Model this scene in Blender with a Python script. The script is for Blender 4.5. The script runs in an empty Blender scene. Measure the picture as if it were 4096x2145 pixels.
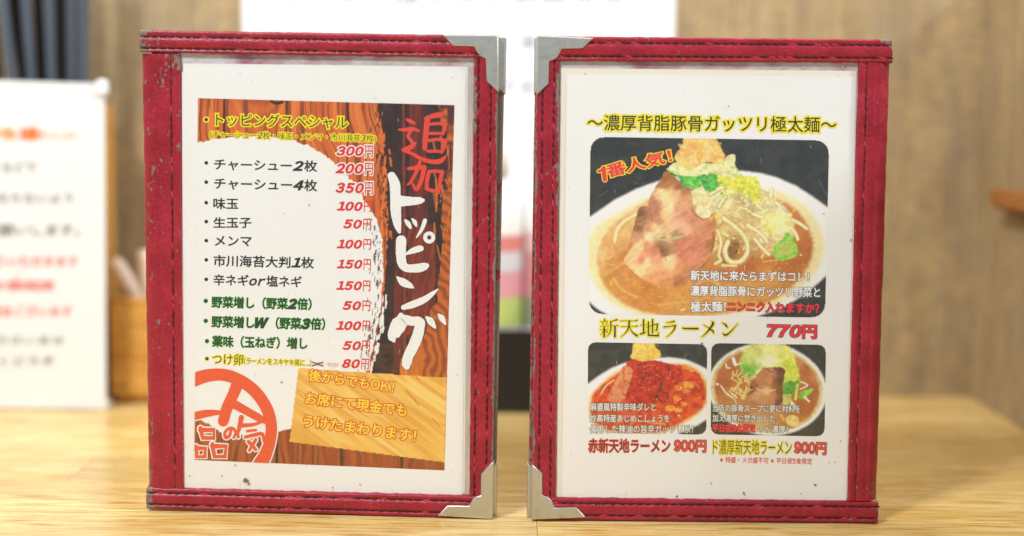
import bpy, math, random
import numpy as np
from mathutils import Matrix, Vector

# ------------------------------------------------------------------ camera
W, H, F = 4096.0, 2145.0, 50.0 / 36.0 * 4096.0      # the photograph's pixel frame, used only to lay things out
PITCH, ROLL, CAMH = 0.1033, 0.01127, 0.19526
scene = bpy.context.scene
col = scene.collection
cF = Vector((0, math.cos(PITCH), -math.sin(PITCH)))
_r = Vector((1, 0, 0)); _u = _r.cross(cF)
cR = _r * math.cos(ROLL) + _u * math.sin(ROLL)
cU = -_r * math.sin(ROLL) + _u * math.cos(ROLL)
cO = Vector((0, 0, CAMH))
cam = bpy.data.objects.new('camera', bpy.data.cameras.new('camera'))
col.objects.link(cam)
cam.matrix_world = Matrix(((cR.x, cU.x, -cF.x, cO.x), (cR.y, cU.y, -cF.y, cO.y), (cR.z, cU.z, -cF.z, cO.z), (0, 0, 0, 1)))
cam.data.lens = 50; cam.data.sensor_width = 36
cam.data.clip_start = 0.01; cam.data.clip_end = 50
cam.data.dof.use_dof = True
cam.data.dof.focus_distance = 0.695
cam.data.dof.aperture_fstop = 2.7
scene.camera = cam

# ------------------------------------------------------------------ room light
world = bpy.data.worlds.new('World'); scene.world = world; world.use_nodes = True
bg = world.node_tree.nodes['Background']
bg.inputs[0].default_value = (0.93, 0.97, 1.0, 1); bg.inputs[1].default_value = 0.38
scene.view_settings.view_transform = 'Standard'; scene.view_settings.look = 'None'
scene.view_settings.gamma = 1; scene.view_settings.exposure = 0.0

def lamp(name, loc, target, size, power, colr):
    l = bpy.data.lights.new(name, 'AREA'); l.shape = 'RECTANGLE'; l.size = size[0]; l.size_y = size[1]
    l.energy = power; l.color = colr
    o = bpy.data.objects.new(name, l); col.objects.link(o); o.location = loc
    o.rotation_euler = (Vector(target) - Vector(loc)).to_track_quat('-Z', 'Y').to_euler()
    return o
lamp('overhead_or_added_light', (-0.78, -0.28, 1.40), (0, 0.75, 0.1), (0.26, 0.26), 30, (0.925, 0.97, 1.0))
lamp('overhead_or_added_light', (1.9, 0.02, 1.55), (0, 0.75, 0.1), (0.30, 0.30), 40, (0.925, 0.97, 1.0))
lamp('overhead_or_added_light', (-0.12, 0.80, 0.66), (-0.12, 0.96, 0.1), (1.5, 0.08), 4.0, (1.0, 0.98, 0.96))  # added strip lamp, low above the counter, for wall falloff and bright rims

# ------------------------------------------------------------------ helpers
rng = np.random.RandomState(7); random.seed(7)

def lin(c):
    c = c / 255.0
    return c / 12.92 if c <= 0.04045 else ((c + 0.055) / 1.055) ** 2.4
def C(r, g, b, k=0.88):
    return (lin(r) * k, lin(g) * k, lin(b) * k)

class NT:
    def __init__(s, name):
        s.m = bpy.data.materials.new(name); s.m.use_nodes = True; s.t = s.m.node_tree; s.n = s.t.nodes
        s.p = s.n['Principled BSDF']; s.out = s.n['Material Output']
    def node(s, typ, **kw):
        n = s.n.new(typ)
        for k, v in kw.items():
            if k.startswith('_'): setattr(n, k[1:], v)
        return n
    def link(s, a, b): s.t.links.new(a, b)
    def coord(s, scale=(1, 1, 1), rot=(0, 0, 0)):
        tc = s.node('ShaderNodeTexCoord'); mp = s.node('ShaderNodeMapping')
        mp.inputs['Scale'].default_value = scale; mp.inputs['Rotation'].default_value = rot
        s.link(tc.outputs['Object'], mp.inputs[0]); return mp.outputs[0]
    def noise(s, vec, scale, detail=3, rough=0.55):
        n = s.node('ShaderNodeTexNoise'); n.inputs['Scale'].default_value = scale
        n.inputs['Detail'].default_value = detail; n.inputs['Roughness'].default_value = rough
        s.link(vec, n.inputs['Vector']); return n.outputs[0]
    def ramp(s, fac, stops, interp='LINEAR'):
        r = s.node('ShaderNodeValToRGB'); r.color_ramp.interpolation = interp
        e = r.color_ramp.elements
        while len(e) < len(stops): e.new(0.5)
        for i, (p, c) in enumerate(stops):
            e[i].position = p; e[i].color = (*c, 1) if len(c) == 3 else c
        s.link(fac, r.inputs[0]); return r.outputs[0]
    def mix(s, fac, a, b, mode='MIX'):
        m = s.node('ShaderNodeMix', _data_type='RGBA', _blend_type=mode)
        for sock, v in ((m.inputs[0], fac), (m.inputs[6], a), (m.inputs[7], b)):
            if isinstance(v, (int, float)): sock.default_value = v
            elif isinstance(v, tuple): sock.default_value = (*v, 1)
            else: s.link(v, sock)
        return m.outputs[2]
    def math(s, op, a, b=0.0):
        m = s.node('ShaderNodeMath', _operation=op)
        for sock, v in ((m.inputs[0], a), (m.inputs[1], b)):
            if isinstance(v, (int, float)): sock.default_value = v
            else: s.link(v, sock)
        return m.outputs[0]
    def bump(s, h, strength, dist):
        b = s.node('ShaderNodeBump'); b.inputs['Strength'].default_value = strength
        b.inputs['Distance'].default_value = dist; s.link(h, b.inputs['Height'])
        s.link(b.outputs[0], s.p.inputs['Normal']); return b
    def set(s, **kw):
        for k, v in kw.items():
            sock = s.p.inputs[{'color': 'Base Color', 'rough': 'Roughness', 'metal': 'Metallic', 'spec': 'Specular IOR Level',
                               'coat': 'Coat Weight', 'coat_rough': 'Coat Roughness', 'trans': 'Transmission Weight', 'alpha': 'Alpha'}[k]]
            if isinstance(v, tuple): sock.default_value = (*v, 1)
            elif isinstance(v, (int, float)): sock.default_value = v
            else: s.link(v, sock)
        return s

def plain(name, c, rough=0.5, var=0.06, **kw):
    m = NT(name)
    n = m.noise(m.coord(), 900, 2)
    m.set(color=m.mix(n, tuple(x * (1 - var) for x in c), tuple(x * (1 + var) for x in c)), rough=rough, **kw)
    return m.m
_inks = {}
def ink(c):
    if c not in _inks:
        _inks[c] = plain('ink', C(*c), 0.45, 0.08)
    return _inks[c]

# leather: pebbled red vinyl, worn to the grey-green knit where the "wear" attribute is high
def leather_mat(name, tint=(1, 1, 1)):
    m = NT(name)
    v = m.coord()
    att = m.node('ShaderNodeAttribute', _attribute_name='wear').outputs['Fac']
    n1 = m.noise(m.coord((1, .6, 1)), 620, 4, 0.6); n2 = m.noise(m.coord((1, .7, 1)), 120, 2)
    k = m.math('ADD', m.math('MULTIPLY', n1, 0.75), m.math('MULTIPLY', n2, 0.55))
    k = m.math('ADD', k, m.math('MULTIPLY', att, 0.31))
    mask = m.ramp(k, [(0.86, (0, 0, 0)), (0.91, (1, 1, 1))])
    big = m.noise(v, 60, 3)
    red = m.mix(m.ramp(m.math('ADD', m.math('MULTIPLY', big, .5), m.math('MULTIPLY', m.noise(v, 900, 3, .6), .5)), [(.38, (0, 0, 0)), (.62, (1, 1, 1))]), C(142, 18, 36), C(178, 38, 60))
    fleck = m.ramp(m.noise(v, 2600, 2), [(0.62, (0, 0, 0)), (0.74, (1, 1, 1))])
    red = m.mix(m.math('MULTIPLY', fleck, 0.15), red, C(222, 110, 128))
    knit = m.mix(m.noise(v, 1800, 2), C(104, 88, 78), C(158, 146, 132))
    colr = m.mix(mask, red, knit)
    vo = m.node('ShaderNodeTexVoronoi'); vo.inputs['Scale'].default_value = 1500; m.link(v, vo.inputs['Vector'])
    vo.feature = 'F1'
    h = m.math('ADD', m.math('MULTIPLY', vo.outputs['Distance'], 1.0), m.math('MULTIPLY', mask, -1.2))
    h = m.math('ADD', h, m.math('MULTIPLY', m.noise(v, 260, 3), 0.9))
    m.bump(h, 0.55, 0.0003)
    m.set(color=colr, rough=m.mix(mask, (0.34,) * 3, (0.9,) * 3), spec=0.4, coat=m.math('MULTIPLY', m.math('SUBTRACT', 1.0, mask), 0.15), coat_rough=0.22)
    return m.m
LEATHER = leather_mat('red_leatherette')

def paper_mat(name, c, c2):
    m = NT(name); v = m.coord()
    m.set(color=m.mix(m.ramp(m.noise(v, 14, 3), [(0.35, (0, 0, 0)), (0.75, (1, 1, 1))]), c, c2), rough=0.5)
    m.bump(m.noise(m.coord((1, 1, 1)), 30, 2), 0.15, 0.0006)
    return m.m
PAPER = paper_mat('white_paper', (0.80, 0.80, 0.79), (0.79, 0.775, 0.74))
CREAM = paper_mat('cream_paper', (0.79, 0.74, 0.64), (0.76, 0.69, 0.57))
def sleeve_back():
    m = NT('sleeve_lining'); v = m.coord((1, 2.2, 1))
    m.set(color=m.mix(m.ramp(m.noise(v, 38, 4, 0.6), [(0.42, (0, 0, 0)), (0.66, (1, 1, 1))]), C(226, 220, 222), C(176, 118, 134)), rough=0.25)  # pink blotches are reflections in the film, painted into the lining colour
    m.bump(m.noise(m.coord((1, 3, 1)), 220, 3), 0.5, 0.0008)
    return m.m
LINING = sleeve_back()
def grimy_lining():
    m = NT('dull_sleeve_lining'); v = m.coord((1, .3, 1))
    m.set(color=m.mix(m.ramp(m.noise(v, 38, 4, 0.6), [(0.35, (0, 0, 0)), (0.66, (1, 1, 1))]), C(228, 222, 214), C(172, 150, 138)), rough=0.3)
    return m.m
GRIMY = grimy_lining()

def film_mat():
    m = NT('clear_film'); v = m.coord()
    tr = m.node('ShaderNodeBsdfTransparent'); gl = m.node('ShaderNodeBsdfGlossy'); gl.inputs['Roughness'].default_value = 0.12
    b = m.node('ShaderNodeBump'); b.inputs['Strength'].default_value = 0.35; b.inputs['Distance'].default_value = 0.001
    m.link(m.noise(m.coord((1, 1.6, 1)), 90, 3), b.inputs['Height']); m.link(b.outputs[0], gl.inputs['Normal'])
    mx = m.node('ShaderNodeMixShader'); mx.inputs[0].default_value = 0.03; m.link(tr.outputs[0], mx.inputs[1]); m.link(gl.outputs[0], mx.inputs[2])
    # fine scuffs in the vinyl
    s1 = m.ramp(m.noise(m.coord((1, 3.2, 1), (0, 0, 0.6)), 520, 3, 0.7), [(0.69, (0, 0, 0)), (0.78, (1, 1, 1))])
    s2 = m.ramp(m.noise(v, 45, 2), [(0.44, (0, 0, 0)), (0.62, (1, 1, 1))])
    s3 = m.ramp(m.noise(m.coord((9, 1, 1), (0, 0, 0.9)), 160, 2, 0.6), [(0.71, (0, 0, 0)), (0.80, (1, 1, 1))])
    sc = m.math('MULTIPLY', m.math('MAXIMUM', m.math('MULTIPLY', s1, s2), m.math('MULTIPLY', s3, s2)), 0.6)
    di = m.node('ShaderNodeBsdfDiffuse'); di.inputs['Color'].default_value = (0.8, 0.8, 0.8, 1)
    m2 = m.node('ShaderNodeMixShader'); m.link(sc, m2.inputs[0]); m.link(mx.outputs[0], m2.inputs[1]); m.link(di.outputs[0], m2.inputs[2])
    m.n.remove(m.p); m.link(m2.outputs[0], m.out.inputs[0])
    return m.m
FILM = film_mat()
def metal_mat():
    m = NT('brushed_steel'); v = m.coord()
    n = m.noise(v, 300, 4, 0.7)
    st = m.ramp(m.noise(v, 130, 3), [(0.60, (0, 0, 0)), (0.72, (1, 1, 1))])
    m.set(color=m.mix(m.math('MULTIPLY', st, 0.5), (0.62, 0.62, 0.585), (0.38, 0.33, 0.24)), metal=1.0,
          rough=m.math('ADD', m.math('MULTIPLY', n, 0.2), 0.33))
    m.bump(m.noise(v, 700, 3), 0.15, 0.0003)
    return m.m
METAL = metal_mat()
THREAD = plain('dark_thread', C(62, 12, 22), 0.8, 0.35)
THREADR = plain('red_thread', C(188, 60, 78), 0.8, 0.3)
GROOVE = plain('seam_dark_cord', C(88, 16, 28), 0.9, 0.3)

def picture_mat():
    m = NT('printed_picture')
    a = m.node('ShaderNodeAttribute', _attribute_name='Col')
    n = m.noise(m.coord(), 2400, 2)
    m.set(color=m.mix(0.10, a.outputs['Color'], m.mix(n, (0.0, 0.0, 0.0), (1, 1, 1)), 'OVERLAY'), rough=0.4)
    return m.m
PICT = picture_mat()

def put(name, verts, faces, mats, parent=None, matidx=None, smooth=False, **tags):
    me = bpy.data.meshes.new(name)
    verts = np.asarray(verts, dtype=np.float32)
    if isinstance(faces, np.ndarray):
        nf, k = faces.shape
        me.vertices.add(len(verts)); me.vertices.foreach_set('co', verts.ravel())
        me.loops.add(nf * k); me.loops.foreach_set('vertex_index', faces.astype(np.int32).ravel())
        me.polygons.add(nf); me.polygons.foreach_set('loop_start', np.arange(0, nf * k, k, dtype=np.int32))
        me.update(calc_edges=True)
    else:
        me.from_pydata(verts.tolist(), [], faces)
    me.update()
    if not isinstance(mats, (list, tuple)): mats = [mats]
    for m in mats: me.materials.append(m)
    if matidx is not None: me.polygons.foreach_set('material_index', np.asarray(matidx, dtype=np.int32))
    me.polygons.foreach_set('use_smooth', [bool(smooth)] * len(me.polygons))
    o = bpy.data.objects.new(name, me); col.objects.link(o)
    if parent is not None: o.parent = parent
    for k, v in tags.items(): o[k] = v
    return o
def root(name, label, cat, mat=None, loc=None, group=None):
    o = bpy.data.objects.new(name, None); o.empty_display_size = 0.02; col.objects.link(o)
    o['label'] = label; o['category'] = cat
    if group: o['group'] = group
    if mat is not None: o.matrix_world = mat
    if loc is not None: o.location = loc
    return o
def box(x0, x1, y0, y1, z0, z1):
    v = [(x, y, z) for z in (z0, z1) for y in (y0, y1) for x in (x0, x1)]
    return v, [(0, 2, 3, 1), (4, 5, 7, 6), (0, 1, 5, 4), (2, 6, 7, 3), (0, 4, 6, 2), (1, 3, 7, 5)]
def bevel(o, w, seg=2, angle=0.6):
    b = o.modifiers.new('bevel', 'BEVEL'); b.width = w; b.segments = seg; b.limit_method = 'ANGLE'; b.angle_limit = angle
    return o
def ray(px, py):
    return cF * F + cR * (px - W / 2) - cU * (py - H / 2)
def at_y(px, py, Y):
    d = ray(px, py); return cO + d * (Y / d.y)

# value noise on arrays
def _vn(X, Y, seed):
    xi = np.floor(X).astype(np.int64); yi = np.floor(Y).astype(np.int64); fx = X - xi; fy = Y - yi
    fx = fx * fx * (3 - 2 * fx); fy = fy * fy * (3 - 2 * fy)
    def h(a, b):
        n = (a * 374761393 + b * 668265263 + seed * 1274126177) & 0xffffffff
        n = ((n ^ (n >> 13)) * 1274126177) & 0xffffffff
        return ((n ^ (n >> 16)) & 0xffff) / 65535.0
    return (h(xi, yi) * (1 - fx) + h(xi + 1, yi) * fx) * (1 - fy) + (h(xi, yi + 1) * (1 - fx) + h(xi + 1, yi + 1) * fx) * fy
def fbm(X, Y, sx, sy, seed=0, octv=4):
    s = 0; a = 1; t = 0
    for i in range(octv):
        s = s + a * _vn(X / sx * 2 ** i, Y / sy * 2 ** i, seed + i * 17); t += a; a *= 0.55
    return s / t
def sstep(a, b, x):
    t = np.clip((x - a) / (b - a), 0, 1); return t * t * (3 - 2 * t)

# ------------------------------------------------------------------ a menu panel's frame
class Panel:
    def __init__(s, x, y, yaw, lean, rl, w):
        ex = Vector((math.cos(yaw), math.sin(yaw), 0)); n = Vector((math.sin(yaw), -math.cos(yaw), 0))
        up = Vector((0, 0, 1)) * math.cos(lean) - n * math.sin(lean)
        s.ex = ex * math.cos(rl) + up * math.sin(rl); s.up = -ex * math.sin(rl) + up * math.cos(rl)
        s.n = s.ex.cross(s.up); s.o = Vector((x, y, 0.0003)); s.w = w
        if s.n.y > 0: s.n = -s.n
        e, u, n = s.ex, s.up, s.n
        s.mat = Matrix(((e.x, u.x, n.x, s.o.x), (e.y, u.y, n.y, s.o.y), (e.z, u.z, n.z, s.o.z), (0, 0, 0, 1)))
    def px(s, x, y, z=0.0):
        "local (u, v) of the point of the plane z above the panel that the photograph shows at pixel x, y"
        d = ray(x, y); p0 = s.o + s.n * z
        t = (p0 - cO).dot(s.n) / d.dot(s.n); p = cO + d * t - s.o
        return (p.dot(s.ex), p.dot(s.up))
    def grid(s, X, Y, z):
        "the same for arrays"
        d = np.stack([cF[i] * F + cR[i] * (X - W / 2) - cU[i] * (Y - H / 2) for i in range(3)], -1)
        n = np.array(s.n); p0 = np.array(s.o + s.n * z); o = np.array(cO)
        t = ((p0 - o) @ n) / (d @ n); p = o + d * t[..., None] - np.array(s.o)
        return np.stack([p @ np.array(s.ex), p @ np.array(s.up), np.full(X.shape, z)], -1)

LEFT = Panel(-0.09464, 0.68972, -0.04374, -0.01997, -0.00523, 0.17186)
RIGHT = Panel(0.09623, 0.68435, 0.00597, 0.02102, 0.00192, 0.17034)

# ------------------------------------------------------------------ lettering
_gc = {}
def glyph(ch, bev, shear):
    k = (ch, round(bev, 4), shear)
    if k in _gc: return _gc[k]
    c = bpy.data.curves.new('g', 'FONT'); c.body = ch; c.size = 1; c.bevel_depth = bev; c.bevel_resolution = 0; c.resolution_u = 3; c.shear = shear
    o = bpy.data.objects.new('g', c); col.objects.link(o)
    dg = bpy.context.evaluated_depsgraph_get()
    me = o.evaluated_get(dg).to_mesh()
    n = len(me.vertices); v = np.zeros(n * 3, np.float32); me.vertices.foreach_get('co', v); v = v.reshape(-1, 3)
    me.calc_loop_triangles(); t = np.zeros(len(me.loop_triangles) * 3, np.int32); me.loop_triangles.foreach_get('vertices', t); t = t.reshape(-1, 3)
    if bev > 0 and len(t):
        keep = v[t][:, :, 2].max(1) > bev * 0.2; t = t[keep]
    elif len(t):
        a = v[t]; nz = np.cross(a[:, 1] - a[:, 0], a[:, 2] - a[:, 0])[:, 2]; t[nz < 0] = t[nz < 0][:, ::-1]
    used = np.unique(t) if len(t) else np.zeros(0, int)
    mp = np.zeros(n, np.int64); mp[used] = np.arange(len(used))
    v = v[used].copy(); t = mp[t] if len(t) else t
    o.evaluated_get(dg).to_mesh_clear(); bpy.data.objects.remove(o); bpy.data.curves.remove(c)
    cjk = ord(ch) > 0x2000
    _gc[k] = (v, t, cjk)
    return _gc[k]
def layout(runs, bev_extra):
    "runs: [(string, {bev, shear, sx, sy, dy})] -> verts, tris in em units"
    x = 0; VV = []; TT = []; off = 0
    for s, st in runs:
        for ch in s:
            if ch.isascii() and ch.isalnum(): ch = chr(ord(ch) + 0xFEE0)
            if ch == ' ': x += st.get('gap', 0.35); continue
            v, t, cjk = glyph(ch, st.get('bev', 0) + bev_extra, st.get('shear', 0))
            v0, _, _ = glyph(ch, 0, st.get('shear', 0))
            if not len(v): continue
            v = v.copy(); sx = st.get('sx', 1.0); sy = st.get('sy', 1.0)
            if cjk and not 0xFF10 <= ord(ch) <= 0xFF5A:
                v[:, 0] = v[:, 0] * sx + x; x += sx * st.get('adv', 1.0)
            else:
                lo, hi = v0[:, 0].min(), v0[:, 0].max()
                v[:, 0] = (v[:, 0] - lo) * sx + x + 0.05; x += (hi - lo) * sx + st.get('lsp', 0.13)
            v[:, 1] = v[:, 1] * sy + st.get('dy', 0)
            VV.append(v); TT.append(t + off); off += len(v)
    return np.concatenate(VV), np.concatenate(TT)
def text(P, parent, runs, p0, p1, h, layers, z=0.0008, name='printed_line', slant=0.0, label=None):
    """runs laid on the line p0-p1 (ink's lower left and lower right, pixels), ink h high.
    layers: [(extra boldness, ink)] from the bottom one up"""
    if isinstance(runs, str): runs = [(runs, {})]
    vb, tb = layout(runs, 0.0)
    lo = vb.min(0); hi = vb.max(0)
    a = np.array(p0, float); b = np.array(p1, float); ux = (b - a); L = np.linalg.norm(ux); e = ux / L; nrm = np.array([e[1], -e[0]])
    VV = []; TT = []; MI = []; off = 0
    for i, (be, c) in enumerate(layers):
        v, t = layout(runs, be)
        u = (v[:, 0] - lo[0]) / (hi[0] - lo[0]) * L; w = (v[:, 1] - lo[1]) / (hi[1] - lo[1]) * h
        X = a[0] + e[0] * u + nrm[0] * w + slant * w; Y = a[1] + e[1] * u + nrm[1] * w
        g = P.grid(X, Y, z)
        zb = 0.00001 if be > 0 or runs[0][1].get('bev', 0) > 0 else 0
        mz = max(1e-6, np.abs(v[:, 2]).max())
        g[:, 2] = z + 0.00004 * i + v[:, 2] / mz * zb
        VV.append(g); TT.append(t + off); MI += [i] * len(t); off += len(g)
    o = put(name, np.concatenate(VV), np.concatenate(TT), [ink(c) for _, c in layers], parent, MI)
    if label: o['label'] = label
    return o

def catmull(pts, n=6):
    p = [np.array(q, float) for q in pts]
    if len(p) < 3: return [p[0] + (p[-1] - p[0]) * i / n for i in range(n + 1)]
    p = [2 * p[0] - p[1]] + p + [2 * p[-1] - p[-2]]; out = []
    for i in range(1, len(p) - 2):
        for j in range(n):
            t = j / n; a, b, c, d = p[i - 1:i + 3]
            out.append(0.5 * ((2 * b) + (-a + c) * t + (2 * a - 5 * b + 4 * c - d) * t * t + (-a + 3 * b - 3 * c + d) * t ** 3))
    out.append(p[-2]); return out
def brush(P, parent, strokes, T, layers, z, name='brush_lettering', caps=True, linear=False, clip=None, label=None, jit=0.0):
    "strokes: lists of (x, y, width) in crop pixels; T = (ox, oy, scale)"
    VV = []; FF = []; MI = []; off = 0; r = random.Random(3)
    for li, (grow, c) in enumerate(layers):
        for si, st in enumerate(strokes):
            q = [np.array(s, float) for s in st] if linear else catmull(st)
            q = np.array(q); q[:, 2] = np.maximum(q[:, 2], 1.5) + grow
            d = np.gradient(q[:, :2], axis=0); d /= np.maximum(np.linalg.norm(d, axis=1), 1e-6)[:, None]
            nn = np.stack([-d[:, 1], d[:, 0]], 1)
            if jit:
                q[:, 2] *= 1 + np.array([r.uniform(-jit, jit) for _ in range(len(q))])
            rows = []
            if caps:
                for a in (75, 50, 25):
                    s0 = math.sin(math.radians(a)); c0 = math.cos(math.radians(a))
                    rows.append((q[0, :2] - d[0] * s0 * q[0, 2] / 2, nn[0], q[0, 2] * c0))
            rows += [(q[i, :2], nn[i], q[i, 2]) for i in range(len(q))]
            if caps:
                for a in (25, 50, 75):
                    s0 = math.sin(math.radians(a)); c0 = math.cos(math.radians(a))
                    rows.append((q[-1, :2] + d[-1] * s0 * q[-1, 2] / 2, nn[-1], q[-1, 2] * c0))
            X = []; Y = []
            for p, n_, w in rows:
                for s_ in (-0.5, 0.5): X.append(p[0] + n_[0] * w * s_); Y.append(p[1] + n_[1] * w * s_)
            X = np.array(X) / T[2] + T[0]; Y = np.array(Y) / T[2] + T[1]
            if clip: X, Y = clip(X, Y)
            g = P.grid(X, Y, z)
            m = len(rows)
            g[:, 2] = z + 0.00004 * li + 6e-7 * si + np.repeat(np.arange(m), 2) * 1.2e-7
            VV.append(g)
            for i in range(m - 1): FF.append((off + 2 * i, off + 2 * i + 1, off + 2 * i + 3, off + 2 * i + 2)); MI.append(li)
            off += 2 * m
    o = put(name, np.concatenate(VV), np.array(FF), [ink(c) for _, c in layers], parent, MI)
    if label: o['label'] = label
    return o

# ------------------------------------------------------------------ a printed picture: grid of coloured cells
class Pic:
    def __init__(s, corners, step=2.5):
        tl, tr, br, bl = [np.array(c, float) for c in corners]
        nx = int(np.linalg.norm(tr - tl) / step) + 1; ny = int(np.linalg.norm(bl - tl) / step) + 1
        u, v = np.meshgrid(np.linspace(0, 1, nx), np.linspace(0, 1, ny)); s.u, s.v = u, v; s.nx, s.ny = nx, ny
        pt = ((1 - u) * (1 - v))[..., None] * tl + (u * (1 - v))[..., None] * tr + (u * v)[..., None] * br + ((1 - u) * v)[..., None] * bl
        s.X, s.Y = pt[..., 0], pt[..., 1]; s.c = np.zeros((ny, nx, 3)); s.wpx = np.linalg.norm(tr - tl); s.hpx = np.linalg.norm(bl - tl)
        s.T = (0, 0, 1.0); s.wob = 0; s.seed = 1
    def view(s, T):   # draw in the pixels of a crop
        s.T = T; s.x = (s.X - T[0]) * T[2]; s.y = (s.Y - T[1]) * T[2]
    def fill(s, c): s.c[:] = c
    def blend(s, m, c, sl=None):
        c = np.asarray(c, float)
        if sl is None: s.c += (c - s.c) * m[..., None]
        else: s.c[sl] += (c - s.c[sl]) * m[..., None]
    def mask(s, pts, wob=0, ws=30, smooth=False, soft=0):
        if smooth: pts = [tuple(p) for p in catmull(list(pts) + [pts[0]], 6)][:-1]
        s.seed += 1
        x, y = s.x, s.y
        if wob:
            x = x + (fbm(s.x, s.y, ws, ws, s.seed, 3) - .5) * 2 * wob; y = y + (fbm(s.x, s.y, ws, ws, s.seed + 50, 3) - .5) * 2 * wob
        ins = np.zeros(x.shape, bool); n = len(pts)
        for i in range(n):
            x1, y1 = pts[i][:2]; x2, y2 = pts[(i + 1) % n][:2]
            if y1 == y2: continue
            ins ^= ((y1 > y) != (y2 > y)) & (x < (x2 - x1) * (y - y1) / (y2 - y1) + x1)
        m = ins.astype(float)
        for _ in range(soft):
            for d in (1, 2):
                q = np.pad(m, d, 'edge'); e = -d or None
                m = (m + q[:-2 * d, d:e] + q[2 * d:, d:e] + q[d:e, :-2 * d] + q[d:e, 2 * d:]) / 5
        return m
    def tex(s, ca, cb, sx, sy=None, lo=.35, hi=.65, ang=0, octv=4):
        sy = sy or sx; s.seed += 1; ca = np.asarray(ca); cb = np.asarray(cb)
        xx = s.x * math.cos(ang) + s.y * math.sin(ang); yy = -s.x * math.sin(ang) + s.y * math.cos(ang)
        t = sstep(lo, hi, fbm(xx, yy, sx, sy, s.seed, octv))[..., None]
        return ca * (1 - t) + cb * t
    def poly(s, pts, ca, cb=None, sc=30, wob=8, ws=30, smooth=True, soft=0, k=1.0, sy=None, ang=0):
        m = s.mask(pts, wob, ws, smooth, soft) * k
        s.blend(m, s.tex(ca, cb, sc, sy, ang=ang) if cb is not None else np.asarray(ca))
    def stroke(s, pts, w, c, edge=None, hi=None, k=1.0):
        q = np.array([p[:2] for p in (catmull(pts, 5) if len(pts) > 2 else pts)], float)
        x0, y0 = q.min(0) - w * 1.2; x1, y1 = q.max(0) + w * 1.2
        sel = (s.x > x0) & (s.x < x1) & (s.y > y0) & (s.y < y1)
        rr = np.where(sel.any(1))[0]; cc = np.where(sel.any(0))[0]
        if not len(rr): return
        sl = (slice(rr[0], rr[-1] + 1), slice(cc[0], cc[-1] + 1)); x, y = s.x[sl], s.y[sl]
        best = np.full(x.shape, 1e9); side = np.zeros(x.shape)
        for a, b in zip(q[:-1], q[1:]):
            d = b - a; L = max(d @ d, 1e-9); t = np.clip(((x - a[0]) * d[0] + (y - a[1]) * d[1]) / L, 0, 1)
            ex = x - a[0] - t * d[0]; ey = y - a[1] - t * d[1]; dd = np.hypot(ex, ey)
            up = dd < best; best = np.where(up, dd, best); side = np.where(up, ey - ex * .5, side)
        hw = w / 2.0
        if edge is not None: s.blend(k * (1 - sstep(hw * .95, hw * 1.45, best)), edge, sl)
        s.blend(k * (1 - sstep(hw * .75, hw * 1.0, best)), c, sl)
        if hi is not None: s.blend(k * .8 * (1 - sstep(hw * .1, hw * .6, np.abs(side + hw * .25))) * (best < hw * .8), hi, sl)
    def field(s, m, pts, pw=3.2, warp=8, ws=24, k=1.0):
        "colours spread from a list of (x, y, r, g, b) sight points, as a soft printed photograph has them"
        s.seed += 1
        x = s.x + (fbm(s.x, s.y, ws, ws, s.seed, 3) - .5) * 2 * warp; y = s.y + (fbm(s.x, s.y, ws, ws, s.seed + 50, 3) - .5) * 2 * warp
        num = np.zeros(x.shape + (3,)); den = np.zeros(x.shape)
        for px_, py_, r_, g_, b_ in pts:
            w = 1.0 / (np.hypot(x - px_, y - py_) + 4) ** pw; num += w[..., None] * np.array([r_, g_, b_]); den += w
        v = num / den[..., None] / 255.0; v = np.where(v <= .04045, v / 12.92, ((v + .055) / 1.055) ** 2.4) * .88
        s.c += (v - s.c) * (m * k)[..., None]
    def near(s, x, y):
        i = np.argmin(np.abs(s.y[:, s.nx // 2] - y)); j = np.argmin(np.abs(s.x[i] - x)); return s.c[i, j].copy()
    def specks(s, n, region, cols, size, k=1.0, rnd=False):
        r = np.random.RandomState(s.seed); s.seed += 1
        x0, y0, x1, y1 = region
        for i in range(n):
            cx, cy = r.uniform(x0, x1), r.uniform(y0, y1); a = r.uniform(0, math.pi); L = (r.uniform(.1, .45) if rnd else r.uniform(.3, 1.6)) * size; w = r.uniform(.5, 1) * size * (1.6 if rnd else 1)
            s.stroke([(cx - L * math.cos(a), cy - L * math.sin(a)), (cx + L * math.cos(a), cy + L * math.sin(a))], w, cols[r.randint(len(cols))], k=k)
    def build(s, P, parent, z, radius=0, name='printed_picture', keep=None, label=None, photo=False):
        if photo:
            a = s.c
            for _ in range(1):
                q = np.pad(a, ((1, 1), (1, 1), (0, 0)), 'edge')
                a = (q[1:-1, 1:-1] * 2 + q[:-2, 1:-1] + q[2:, 1:-1] + q[1:-1, :-2] + q[1:-1, 2:]) / 6
            n1 = fbm(s.X, s.Y, 14, 14, 201, 4) - .5; n2 = fbm(s.X, s.Y, 60, 60, 301, 3) - .5
            lum = a.mean(-1); amp = np.clip((.72 - lum) * 6, 0, 1) * np.clip(lum * 9, .2, 1)
            a = a * (1 + (n1 * .42 + n2 * .25) * amp)[..., None]
            s.c = np.minimum(a * 1.10, .82)
        g = P.grid(s.X, s.Y, z).reshape(-1, 3)
        i = np.arange(s.nx * s.ny).reshape(s.ny, s.nx)
        f = np.stack([i[1:, :-1], i[1:, 1:], i[:-1, 1:], i[:-1, :-1]], -1).reshape(-1, 4)
        if radius:
            uu = s.u * s.wpx; vv = s.v * s.hpx
            dx = np.maximum(radius - np.minimum(uu, s.wpx - uu), 0); dy = np.maximum(radius - np.minimum(vv, s.hpx - vv), 0)
            out = (np.hypot(dx, dy) > radius).ravel()
            f = f[~out[f].any(1)]
        o = put(name, g, f, PICT, parent)
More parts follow.
